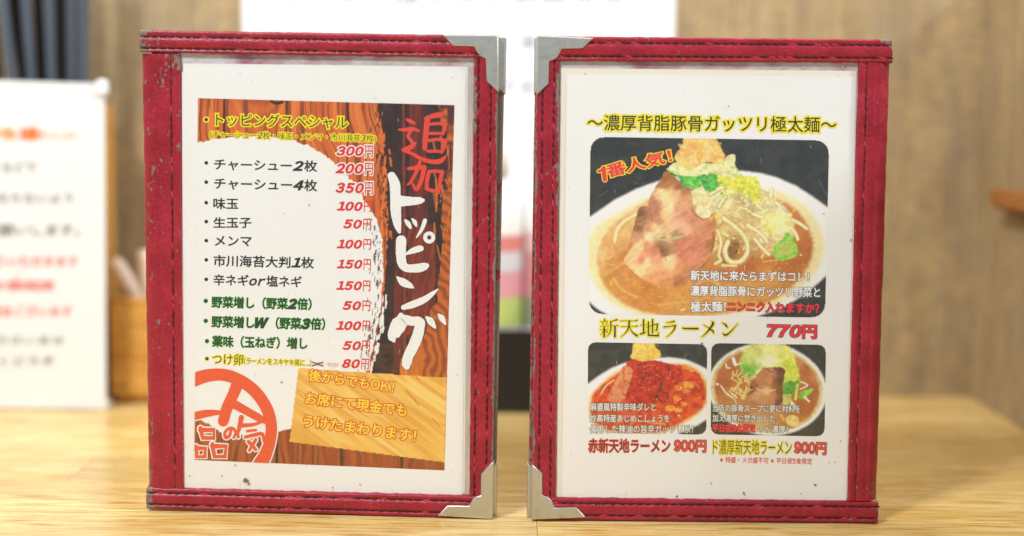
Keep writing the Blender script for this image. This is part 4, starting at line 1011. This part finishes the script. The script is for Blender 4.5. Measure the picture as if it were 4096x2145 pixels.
    if 0: p.poly([(720, 340), (790, 360), (780, 500), (760, 600), (710, 520), (690, 420)], c(128, 72, 42), c(104, 56, 34), 18, 6)
    if 0: p.poly([(480, 560), (620, 540), (720, 600), (700, 690), (540, 700), (420, 670)], c(206, 150, 96), c(186, 122, 76), 30, 6)
    if 0: p.stroke([(500, 640), (560, 670), (640, 650), (680, 600), (620, 560)], 14, c(230, 188, 130), k=.8)
    p.stroke([(520, 540), (600, 560), (700, 550)], 14, c(236, 200, 144), k=.8)
    for q in ([(455, 525), (520, 500)], [(640, 360), (690, 375)], [(760, 540), (770, 640)], [(640, 330), (610, 350)]): p.stroke(q, 12, c(90, 50, 30), k=.8)
    if 0: p.stroke([(540, 760), (700, 740), (800, 700)], 60, c(196, 130, 76), k=.5)
    return p

def right_menu():
    P = RIGHT
    M = root('menu_folder', 'red leatherette menu folder with its spine at the right, showing three ramen bowl pictures', 'menu', P.mat, group='red menu folders standing on the counter')
    q = [P.px(*p, 0) for p in [(2165, 200), (3520, 215), (3470, 2040), (2145, 2030)]]
    prism(P, M, None, -0.0028, 0.0, plain('grey_board', C(150, 120, 118), .8), 'front_board', 0, local=q)
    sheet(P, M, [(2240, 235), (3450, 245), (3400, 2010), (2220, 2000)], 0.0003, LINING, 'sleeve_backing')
    sheet(P, M, [(2243, 273), (3427, 284), (3395, 1995), (2226, 1990)], 0.0006, CREAM, 'backing_page', label='cream sheet peeping out behind the ramen page')
    pg = sheet(P, M, [(2267, 298), (3424, 308), (3385, 2002), (2248, 1992)], 0.0008, PAPER, 'menu_page')
    z = .00085; zt = z + .00004
    ramen_main().build(P, pg, z, 52, photo=True, label='printed picture of a white bowl of ramen heaped with pork, sprouts and garlic')
    ramen_red().build(P, pg, z, 28, photo=True, label='printed picture of a bowl of red chilli ramen')
    ramen_rich().build(P, pg, z, 28, photo=True, label='printed picture of a bowl of brown ramen with cabbage and pork')
    text(P, pg, [('〜濃厚背脂豚骨ガッツリ極太麺〜', {})], (2350, 522), (3345, 531), 63, [(.095, YEL), (.008, (36, 44, 38))], zt)
    text(P, pg, [('番人気！', {})], (2434, 712), (2690, 648), 53, [(.09, (248, 222, 40)), (.028, (236, 60, 66))], zt)
    brush(P, pg, [[(222, 622, 26), (246, 612, 28), (262, 598, 26)], [(268, 592, 40), (272, 640, 40), (280, 700, 40)]], (2300, 420, 2.342), [(16, (248, 222, 40)), (0, (236, 60, 66))], zt, name='printed_line')
    WL = [(.065, (40, 48, 60)), (.028, (240, 242, 244))]
    text(P, pg, '新天地に来たらまずはコレ！', (2763, 1122), (3236, 1128), 40, WL, zt)
    text(P, pg, '濃厚背脂豚骨にガッツリ野菜と', (2762, 1183), (3280, 1190), 40, WL, zt)
    text(P, pg, '極太麺！', (2763, 1248), (2903, 1246), 41, WL, zt)
    text(P, pg, 'ニンニク入れますか？', (2909, 1246), (3276, 1254), 39, [(.075, (60, 26, 34)), (.04, (238, 48, 66))], zt)
    # serif headline, drawn stroke by stroke
    head = [[(305, 68, 18), (308, 100, 22)], [(240, 105, 6), (325, 105, 6), (350, 98, 14)], [(270, 118, 10), (288, 152, 12)], [(347, 118, 12), (325, 162, 6)], [(240, 177, 6), (330, 177, 6), (364, 172, 14)], [(235, 232, 6), (330, 232, 6), (358, 226, 14)], [(300, 196, 24), (300, 342, 26)], [(295, 240, 12), (245, 315, 4)], [(312, 240, 8), (352, 272, 16)],
            [(496, 76, 22), (400, 105, 8)], [(402, 104, 20), (405, 200, 18), (388, 280, 14), (345, 336, 4)], [(410, 172, 6), (485, 172, 7), (510, 164, 18)], [(468, 178, 24), (466, 342, 28)],
            [(553, 92, 7), (770, 92, 8), (812, 84, 20)], [(565, 180, 7), (775, 178, 8), (808, 172, 20)], [(690, 95, 26), (682, 190, 24), (640, 272, 16), (560, 346, 4)], [(692, 190, 8), (742, 272, 18), (812, 326, 30)],
            [(915, 78, 24), (915, 292, 22)], [(864, 160, 7), (962, 154, 9)], [(868, 298, 24), (962, 264, 5)], [(990, 112, 22), (990, 300, 22)], [(990, 318, 22), (1140, 326, 26)], [(1140, 326, 20), (1147, 268, 5)], [(948, 196, 6), (1122, 140, 16)], [(1055, 73, 22), (1055, 282, 20)], [(1130, 145, 22), (1120, 236, 20), (1098, 242, 8)],
            [(1272, 118, 5), (1340, 112, 14), (1392, 100, 20)], [(1235, 188, 18), (1330, 178, 12), (1414, 166, 20)], [(1408, 170, 26), (1388, 232, 20), (1330, 300, 12), (1268, 346, 4)],
            [(1522, 200, 8), (1552, 212, 22), (1750, 215, 26), (1764, 215, 20)], [(1978, 104, 10), (2000, 132, 32), (1952, 210, 28), (1890, 285, 18), (1818, 346, 5)], [(1850, 154, 5), (1930, 205, 14), (1995, 252, 26), (2002, 282, 14)],
            [(2140, 124, 6), (2188, 150, 24), (2216, 186, 26)], [(2152, 284, 8), (2186, 316, 28), (2258, 276, 20), (2382, 140, 4)]]
    T = (2340, 1260, 3.903)
    brush(P, pg, head, T, [(38, YEL)], zt, name='printed_headline', label='yellow halo of the serif headline')
    brush(P, pg, head, T, [(0, (48, 52, 46))], zt + .00005, name='printed_headline', label='dark serif headline under the large ramen picture')
    BN = dict(bev=.04, shear=.2, sx=1.15, lsp=.10, sy=1.0)
    text(P, pg, [('770', BN), ('円', dict(bev=.03))], (3068, 1351), (3266, 1356), 54, [(.045, (50, 40, 48)), (.012, (238, 46, 58))], zt)
    WS = [(.07, (60, 66, 66)), (.018, (236, 236, 226))]
    text(P, pg, '麻婆風特製辛味ダレと', (2361, 1644), (2622, 1645), 32, WS, zt)
    text(P, pg, '妙高特産あじめこしょうを', (2360, 1689), (2678, 1690), 31, WS, zt)
    text(P, pg, '使用した辣油の旨辛ガッツリ系！', (2359, 1732), (2772, 1733), 32, WS, zt)
    text(P, pg, '赤新天地ラーメン', (2354, 1810), (2680, 1811), 54, [(.05, (232, 70, 60)), (.004, (110, 40, 30))], zt)
    B9 = dict(bev=.035, sx=.95, lsp=.10, sy=1.0)
    text(P, pg, [('900', B9), ('円', dict(bev=.02))], (2697, 1808), (2824, 1810), 48, [(.05, (80, 34, 40)), (.008, (240, 72, 58))], zt)
    text(P, pg, '当店の豚骨スープに更に材料を', (2851, 1647), (3201, 1652), 30, WS, zt)
    text(P, pg, '加え濃厚に焚き出した', (2850, 1687), (3100, 1689), 29, WS, zt)
    text(P, pg, [('平日夜', {}), ('5', dict(bev=.02)), ('食限定', {})], (2850, 1728), (3021, 1729), 31, [(.075, (110, 30, 40)), (.045, (236, 52, 56))], zt)
    text(P, pg, 'のド濃厚！', (3031, 1731), (3152, 1732), 29, WS, zt)
    text(P, pg, 'ド濃厚新天地ラーメン', (2851, 1817), (3166, 1820), 58, [(.075, (250, 234, 24)), (.0, (60, 64, 20))], zt)
    text(P, pg, [('900', B9), ('円', dict(bev=.02))], (3177, 1815), (3304, 1820), 48, [(.05, (80, 34, 40)), (.008, (240, 72, 58))], zt)
    text(P, pg, [('※特盛・メガ盛不可 ※平日夜', {}), ('5', dict(bev=.02)), ('食限定', {})], (2880, 1851), (3248, 1858), 24, [(.014, (230, 84, 62))], zt)
    specks(P, pg, [(3262, 1940, 6, 0), (3256, 1937, 3, 2), (2974, 1974, 7, 1), (2980, 1980, 4, 1), (2708, 1986, 6, 3), (2846, 1934, 4, 1), (3203, 1975, 4, 1), (3362, 1764, 4, 0), (3318, 1851, 4, 0), (3338, 1849, 4, 0), (2341, 295, 4, 0), (2914, 425, 4, 0), (3358, 300, 3, 2), (3430, 458, 5, 1), (3070, 1270, 3, 3), (2540, 755, 4, 2), (3295, 855, 4, 2), (3417, 870, 7, 2), (3404, 960, 7, 2), (2580, 1466, 5, 2), (2808, 1376, 8, 1)], .0012)
    sheet(P, M, [(2238, 232), (3440, 245), (3392, 2010), (2222, 2000)], .00125, FILM, 'clear_sleeve', th=.00003)
    def wfree(A, T): return .28 * (T < .12) * (.5 + .5 * np.sin(A * 30)) + .4 * np.exp(-((A - .12) / .07) ** 2) * (T > .8) + .35 * (T > .88) * (A < .45)
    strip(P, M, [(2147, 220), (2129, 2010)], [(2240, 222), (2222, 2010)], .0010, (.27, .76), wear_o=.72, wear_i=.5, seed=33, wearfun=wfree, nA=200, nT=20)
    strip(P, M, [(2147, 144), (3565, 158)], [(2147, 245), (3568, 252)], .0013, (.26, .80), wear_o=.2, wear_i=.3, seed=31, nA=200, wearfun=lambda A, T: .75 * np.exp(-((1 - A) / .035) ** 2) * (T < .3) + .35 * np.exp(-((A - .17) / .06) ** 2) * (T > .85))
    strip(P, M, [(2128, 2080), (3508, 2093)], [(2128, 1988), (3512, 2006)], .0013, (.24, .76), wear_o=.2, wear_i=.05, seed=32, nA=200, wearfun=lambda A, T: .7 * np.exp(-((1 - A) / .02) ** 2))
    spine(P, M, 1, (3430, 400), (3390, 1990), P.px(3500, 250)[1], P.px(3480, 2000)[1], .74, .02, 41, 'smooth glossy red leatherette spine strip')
    prism(P, M, [(2146, 141), (2376, 152), (2331, 195), (2247, 196), (2242, 212), (2230, 228), (2215, 239), (2197, 245), (2196, 335), (2146, 381)], -.0034, .0036, METAL, 'metal_corner', .0007)
    prism(P, M, [(2127, 1857), (2170, 1893), (2170, 1983), (2193, 1989), (2209, 2006), (2218, 2032), (2306, 2029), (2345, 2072), (2130, 2081), (2126, 2077)], -.0034, .0036, METAL, 'metal_corner', .0007)
    leaf_back(P, M, -1, .0004, .0018, P.px(2147, 144)[1] - .0006)
    return M

# ================================================================== THE PLACE: counter, walls
def wood_mat(name, base, dark, light, rough=.3, axis='x'):
    m = NT(name)
    tc = m.node('ShaderNodeTexCoord'); oi = m.node('ShaderNodeObjectInfo')
    add = m.node('ShaderNodeVectorMath', _operation='ADD'); m.link(tc.outputs['Object'], add.inputs[0])
    sc = m.node('ShaderNodeVectorMath', _operation='SCALE'); m.link(oi.outputs['Location'], sc.inputs[0]); sc.inputs['Scale'].default_value = 7.3; m.link(sc.outputs[0], add.inputs[1])
    def mp(s):
        q = m.node('ShaderNodeMapping'); q.inputs['Scale'].default_value = s; m.link(add.outputs[0], q.inputs[0]); return q.outputs[0]
    a = m.noise(mp((2.6, 22, 20)), 4.0, 5, .65); b = m.noise(mp((8, 170, 60)), 3, 4, .65); c_ = m.noise(mp((3, 9, 7)), 2.4, 3)
    colr = m.mix(m.ramp(a, [(.35, (0, 0, 0)), (.65, (1, 1, 1))]), base, light)
    colr = m.mix(m.math('MULTIPLY', m.ramp(b, [(.50, (0, 0, 0)), (.60, (1, 1, 1))]), .95), colr, dark)
    colr = m.mix(m.math('MULTIPLY', m.ramp(c_, [(.5, (0, 0, 0)), (.7, (1, 1, 1))]), .4), colr, dark)
    rnd = m.ramp(oi.outputs['Random'], [(0, (.86, .84, .80)), (1, (1.0, 1.0, 1.0))])
    m.set(color=m.mix(1.0, colr, rnd, 'MULTIPLY'), rough=m.math('ADD', m.math('MULTIPLY', b, .12), rough), spec=.5)
    m.bump(b, .08, .0004)
    return m.m
def counter():
    C_ = bpy.data.objects.new('counter', None); col.objects.link(C_); C_['kind'] = 'structure'
    mt = wood_mat('counter_wood', (.69, .455, .135), (.46, .24, .04), (.83, .65, .30), .22)
    y = .330; r = random.Random(4); k = 0; depth = .0595; x_first = .0135
    rows = []
    while y < 1.3:
        rows.append((y, min(y + depth, 1.3))); y += depth
    for i, (y0, y1) in enumerate(rows):
        if y0 > 1.012: break
        y1 = min(y1, 1.014)
        if y0 < .687 <= y0 + depth + .0001 and abs(y0 + depth - .687) < .002: x = x_first - .46
        else: x = -1.0 + r.uniform(0, .3)
        xs = [-1.1]
        if i == 5: xs += [x_first - .45, x_first, x_first + .5, 1.1]
        else:
            while x < 1.1: xs.append(x); x += r.uniform(.36, .62)
            xs.append(1.1)
        for a, b in zip(xs[:-1], xs[1:]):
            if b - a < .03: continue
            cx, cy = (a + b) / 2, (y0 + y1) / 2; g = .00008
            v, f = box(a - cx + g, b - cx - g, y0 - cy + g, y1 - cy - g, -.03, 0)
            o = put('plank', v, f, mt, C_); o.location = (cx, cy, 0); bevel(o, .00015, 1)
    return C_
def wall_mat():
    m = NT('woven_wallcovering')
    a = m.noise(m.coord((1, 1, .45)), 22, 4, .65); b = m.noise(m.coord((1, 1, .3)), 85, 4, .7); cc = m.noise(m.coord((.3, .3, 1)), 300, 3); d = m.noise(m.coord((1, 1, .6)), 6, 2); e = m.noise(m.coord((1, 1, .02)), 480, 2)
    colr = m.mix(m.ramp(a, [(.38, (0, 0, 0)), (.64, (1, 1, 1))]), (.44, .305, .138), (.31, .205, .088))
    colr = m.mix(m.math('MULTIPLY', m.ramp(b, [(.46, (0, 0, 0)), (.64, (1, 1, 1))]), .6), colr, (.21, .16, .105))
    colr = m.mix(m.math('MULTIPLY', m.ramp(cc, [(.46, (0, 0, 0)), (.58, (1, 1, 1))]), .45), colr, (.20, .145, .09))
    colr = m.mix(m.math('MULTIPLY', m.ramp(e, [(.5, (0, 0, 0)), (.6, (1, 1, 1))]), .35), colr, (.52, .40, .24))
    colr = m.mix(m.math('MULTIPLY', m.ramp(d, [(.5, (0, 0, 0)), (.7, (1, 1, 1))]), .4), colr, (.23, .175, .11))
    m.set(color=colr, rough=.8); m.bump(b, .3, .0008)
    return m.m
WALL = wall_mat()
def walls():
    v, f = box(-1.4, 1.4, 1.0145, 1.08, -.03, 1.1); put('back_wall', v, f, WALL, kind='structure')
    v, f = box(.332, .352, .58, 1.0140, .0002, .30); put('side_wall', v, f, WALL, kind='structure')

def ledge():
    a = at_y(3950, 762, .955); t = root('wall_ledge', 'orange brown wooden ledge fixed low on the side wall at the right', 'ledge', loc=(.332, .75, a.z))
    z1 = 0.0015; z0 = -.0095
    mt = wood_mat('orange_wood', (.36, .13, .025), (.22, .07, .015), (.42, .16, .04))
    v, f = box(-.014, -.0001, -.20, .2, z0, z1); bevel(put('ledge_board', v, f, mt, t), .001)
    v, f = box(-.011, -.0001, -.199, .199, z0 - .002, z0 - .0001); bevel(put('moulding', v, f, mt, t), .0008)

# ================================================================== background things
class Flat:
    "vertical plane facing the camera at depth Y; lets text() lay out on it"
    def __init__(s, Y):
        s.ex = Vector((1, 0, 0)); s.up = Vector((0, 0, 1)); s.n = Vector((0, -1, 0)); s.o = Vector((0, Y, 0)); s.w = 1
        s.mat = Matrix(((1, 0, 0, 0), (0, 0, -1, Y), (0, 1, 0, 0), (0, 0, 0, 1)))
    px = Panel.px; grid = Panel.grid
def white_sign():
    P = Flat(.930)
    M = root('counter_sign', 'white standing notice with orange, black and red lines of print at the left edge', 'sign', P.mat)
    tr = P.px(416, 336); br = P.px(424, 1640); tl = P.px(-160, 318)
    q = [(tl[0], .0012), (br[0], .0012), (tr[0] + .0002, tr[1]), (tl[0], tl[1])]
    pg = prism(P, M, None, -.0016, 0, paper_mat('sign_card', (.76, .76, .755), (.74, .74, .735)), 'sign_card', .0004, local=q)
    v, f = box(-.004, .0035, -.005, .005, -.0035, .0025)
    o = put('corner_clip', v, f, plain('white_plastic', (.82, .82, .83), .3), M); o.location = (tr[0] - .001, tr[1] - .0025, 0); bevel(o, .0022, 4)
    v, f = box(tl[0], br[0] - .004, .0001, .003, -.06, -.0017); put('foot_plate', v, f, plain('white_plastic', (.82, .82, .83), .3), M)
    z = .0004
    OG = (240, 160, 40); K = (150, 156, 152); R = (242, 140, 132)
    text(P, pg, [('お持ち', {})], (-150, 556), (62, 558), 46, [(.05, OG)], z); text(P, pg, 'お願い', (80, 558), (172, 559), 46, [(.06, (240, 120, 20))], z); text(P, pg, 'いたします', (180, 558), (305, 559), 32, [(.0, OG)], z)
    for s_, x0, x1, y, h, cc, bv in [('お会計のあとなどで', -280, 145, 690, 46, K, .01), ('席をお立ちにならないよう', -330, 290, 812, 46, K, .01), ('ご協力をお願いします。', -300, 318, 942, 48, K, .02), ('時間をお守りいただきます', -260, 312, 1064, 42, R, .02), ('混雑時の御相席', -220, 216, 1160, 40, R, .03), ('おことわりの場合ございます', -330, 288, 1264, 42, R, .02), ('ご了承くださいませ', -240, 256, 1378, 38, K, .01), ('よろしくどうぞ', -180, 216, 1462, 38, K, .015)]:
        text(P, pg, s_, (x0, y), (x1, y + 2), h, [(bv, cc)], z)
def wall_notice():
    P = Flat(1.0135)
    M = root('wall_notice', 'large white notice sheet with faint black print on the woven wall behind the menus', 'notice', P.mat)
    a = P.px(968, -60); b = P.px(2703, -60); lo = P.px(2000, 1000)[1]
    q = [(a[0], lo), (b[0], lo), (b[0], a[1] + .05), (a[0], a[1] + .05)]
    pg = prism(P, M, None, -.0009, 0, paper_mat('notice_paper', (.83, .83, .86), (.81, .81, .84)), 'notice_sheet', 0, local=q)
    K = (165, 175, 184)
    for s_, x0, x1, y, h in [('ラーメン店からのお知らせ', 1120, 2500, 18, 60), ('店内では大きな声でのご会話を', 1230, 2300, 196, 64), ('お控えいただきますようお願い', 1230, 2300, 376, 64), ('申し上げます', 1130, 1900, 520, 70)]:
        text(P, pg, s_, (x0, y), (x1, y), h, [(.0, K)], .0006)
def rod_mesh(L, r0, r1, n=12):
    v = []; f = []
    zs = [0, L * .02, L * .5, L * .97, L]; rs = [r0 * .8, r0, (r0 + r1) / 2, r1, r1 * .75]
    for z, r in zip(zs, rs):
        for k in range(n):
            a = 2 * math.pi * k / n; v.append((r * math.cos(a), r * math.sin(a), z))
    for i in range(len(zs) - 1):
        for k in range(n): f.append((i * n + k, i * n + (k + 1) % n, (i + 1) * n + (k + 1) % n, (i + 1) * n + k))
    f.append(tuple(range(n - 1, -1, -1))); f.append(tuple(range((len(zs) - 1) * n, len(zs) * n)))
    return v, f
def chopsticks():
    wd = wood_mat('orange_box_wood', (.60, .30, .055), (.42, .18, .03), (.72, .40, .09))
    top = at_y(440, 420, .955).z; xr = at_y(462, 800, .999).x; xl = at_y(-240, 800, .955).x
    B = root('chopstick_box', 'tall orange wooden box holding dark chopsticks behind the white notice', 'chopstick holder', loc=((xr + xl) / 2, .975, 0))
    hw = (xr - xl) / 2
    for nm, bx in (('box_panel', (-hw, hw, -.024, -.019, .005, top)), ('box_panel', (-hw, hw, .019, .024, .005, top)), ('box_panel', (-hw, -hw + .005, -.0188, .0188, .005, top - .001)), ('box_panel', (hw - .005, hw, -.0188, .0188, .005, top - .001)), ('box_base', (-hw, hw, -.024, .024, .0002, .0048))):
        v, f = box(*bx); bevel(put(nm, v, f, wd, B), .0006)
    gm = NT('slate_lacquer'); gm.set(color=gm.mix(gm.noise(gm.coord(), 40, 2), (.052, .068, .09), (.078, .094, .118)), rough=.28); gm = gm.m
    km = plain('black_lacquer', (.012, .012, .016), .35)
    specs = [((10, 0), (48, 320), .9635, gm, 'slate grey chopstick leaning left, nearest the left edge'), ((103, 0), (126, 320), .966, gm, 'slate grey chopstick, second from the left edge'), ((196, 0), (206, 320), .964, gm, 'slate grey chopstick, third from the left edge'), ((288, 0), (290, 320), .966, gm, 'upright slate grey chopstick next to the last one on the right'), ((336, 0), (334, 320), .965, gm, 'rightmost upright slate grey chopstick'),
             ((52, 0), (92, 320), .978, km, 'black chopstick in the gap between the two leftmost slate ones'), ((150, 0), (168, 320), .979, km, 'black chopstick in the gap left of the third slate one'), ((244, 0), (250, 320), .978, km, 'black chopstick in the gap right of the third slate one'), ((-40, 0), (0, 320), .977, km, 'black chopstick at the very left edge'), ((80, 0), (108, 320), .986, km, 'black chopstick deep behind the second slate one'), ((225, 0), (232, 320), .987, km, 'black chopstick deep behind the third slate one')]
    mesh = {}
    for (a, b, Y, mt, lab) in specs:
        p1 = at_y(a[0], a[1], Y); p2 = at_y(b[0], b[1], Y); d = (p1 - p2).normalized(); foot = p2 + d * ((.008 - p2.z) / d.z)
        if mt not in mesh:
            v, f = rod_mesh(.31, .0024, .0038); o = put('chopstick', v, f, mt, smooth=True); mesh[mt] = o
        else:
            o = mesh[mt].copy(); col.objects.link(o)
        o.location = foot; o.rotation_mode = 'QUATERNION'; o.rotation_quaternion = d.to_track_quat('Z', 'Y')
        o['label'] = lab; o['category'] = 'chopstick'; o['group'] = 'chopsticks standing in the tall wooden box'
def napkin_box():
    wd = wood_mat('golden_box_wood', (.56, .26, .045), (.38, .15, .02), (.66, .34, .07))
    xl = at_y(440, 1400, .955).x; xr = xl + .075; top = at_y(500, 1190, .955).z
    B = root('napkin_box', 'low orange wooden box beside the tall chopstick box, behind the left menu', 'box', loc=((xl + xr) / 2, .98, 0)); hw = (xr - xl) / 2
    for nm, bx in (('box_panel', (-hw, hw, -.025, -.020, .006, top)), ('box_panel', (-hw, hw, .020, .025, .006, top)), ('box_panel', (-hw, -hw + .005, -.0198, .0198, .006, top - .001)), ('box_panel', (hw - .005, hw, -.0198, .0198, .006, top - .001)), ('box_base', (-hw + .003, hw - .003, -.021, .021, .0002, .0058))):
        v, f = box(*bx); bevel(put(nm, v, f, wd, B), .0006)
    for (a, b, lab) in (((452, 1040), (540, 1190), 'pale paper packet leaning out of the low wooden box beside the white notice'), ((575, 1000), (600, 1200), 'upright pale paper packet in the low wooden box next to the red folder')):
        Y = .968; p1 = at_y(*a, Y); p2 = at_y(*b, Y); d = (p1 - p2); L = d.length + .02; d.normalize()
        v = []; f = []; n = 9; w = .0062
        for i in range(n):
            t = i / (n - 1); ww = w * (1 - .25 * abs(2 * t - 1) ** 6); th = .0012 + .0012 * math.sin(math.pi * t)
            zz = t * L
            for (sx, sy) in ((-1, -.3), (0, -1), (1, -.3), (1, .3), (0, 1), (-1, .3)): v.append((sx * ww, sy * th, zz))
        for i in range(n - 1):
            for k in range(6): f.append((i * 6 + k, i * 6 + (k + 1) % 6, i * 6 + 6 + (k + 1) % 6, i * 6 + 6 + k))
        f.append((5, 4, 3, 2, 1, 0)); f.append(tuple(range((n - 1) * 6, n * 6)))
        o = put('paper_packet', v, f, plain('pale_wrapper', (.74, .58, .46), .5), smooth=True)
        base = p2 - d * .02; base.z = max(base.z, .02)
        xax = Vector((1, 0, 0)); yax = d.cross(xax).normalized(); xax = yax.cross(d).normalized()
        o.matrix_world = Matrix(((xax.x, yax.x, d.x, base.x), (xax.y, yax.y, d.y, base.y), (xax.z, yax.z, d.z, base.z), (0, 0, 0, 1)))
        o['label'] = lab; o['category'] = 'paper packet'
def lathe(prof, n=24):
    v = []; f = []
    for r, z in prof:
        for k in range(n):
            a = 2 * math.pi * k / n; v.append((r * math.cos(a), r * math.sin(a), z))
    for i in range(len(prof) - 1):
        for k in range(n): f.append((i * n + k, i * n + (k + 1) % n, (i + 1) * n + (k + 1) % n, (i + 1) * n + k))
    f.append(tuple(range(n - 1, -1, -1))); f.append(tuple(range((len(prof) - 1) * n, len(prof) * n)))
    return v, f
def tray_and_jars():
    top = at_y(2060, 1322, .938).z
    T = root('condiment_tray', 'black condiment tray on the counter, seen through the gap between the two menus', 'tray', loc=(.0, .9645, 0))
    bk = plain('black_plastic', (.012, .010, .008), .5)
    X = .085
    for nm, bx in (('tray_wall', (-X, X, -.0265, -.0235, .003, top)), ('tray_wall', (-X, X, .0235, .0265, .003, top)), ('tray_wall', (-X, -X + .003, -.0233, .0233, .003, top - .0004)), ('tray_wall', (X - .003, X, -.0233, .0233, .003, top - .0004)), ('tray_floor', (-X, X, -.0265, .0265, .0002, .0028))):
        v, f = box(*bx); bevel(put(nm, v, f, bk, T), .0005)
    wh = NT('milky_plastic'); wh.set(color=(.78, .77, .74), rough=.3); wh = wh.m
    jars = [(-.0150, 'squeeze bottle with a red and lime green label behind the gap between the menus', [((230, 140, 136), 945, 1010), ((222, 222, 226), 1011, 1090), ((232, 166, 176), 1091, 1195), ((196, 214, 122), 1196, 1310)], .0235, 560),
            (.0215, 'pale bottle with a pinkish label just left of the right menu', [((226, 196, 196), 930, 1010), ((214, 150, 152), 1011, 1190), ((150, 156, 130), 1191, 1310)], .0150, 440)]
    for x, lab, bands, R, ytop in jars:
        Y = .9645
        J = root('condiment_bottle', lab, 'bottle', loc=(x, Y, .003))
        zt = at_y(2060, ytop, Y - R).z - .003; zs = at_y(2060, 880, Y - R).z - .003
        v, f = lathe([(R * .9, .0003), (R, .003), (R, zs), (R * .85, zs + (zt - zs) * .25), (R * .42, zs + (zt - zs) * .5), (R * .40, zs + (zt - zs) * .6)])
        put('body', v, f, wh, J, smooth=True)
        v, f = lathe([(R * .52, zs + (zt - zs) * .52), (R * .52, zs + (zt - zs) * .8), (R * .25, zt)])
        put('cap', v, f, plain('bottle_cap', C(226, 214, 200), .4), J, smooth=True)
        for k, (cc, ya, yb) in enumerate(bands):
            za = at_y(2060, ya, Y - R).z - .003; zb = at_y(2060, yb, Y - R).z - .003
            v, f = lathe([(R + .0003, zb), (R + .0003, za)]); f = f[:-2]
            put('label_band', v, f, ink(cc), J, smooth=True)

left_menu()
right_menu()
counter(); walls(); ledge()
white_sign(); wall_notice(); chopsticks(); napkin_box(); tray_and_jars()
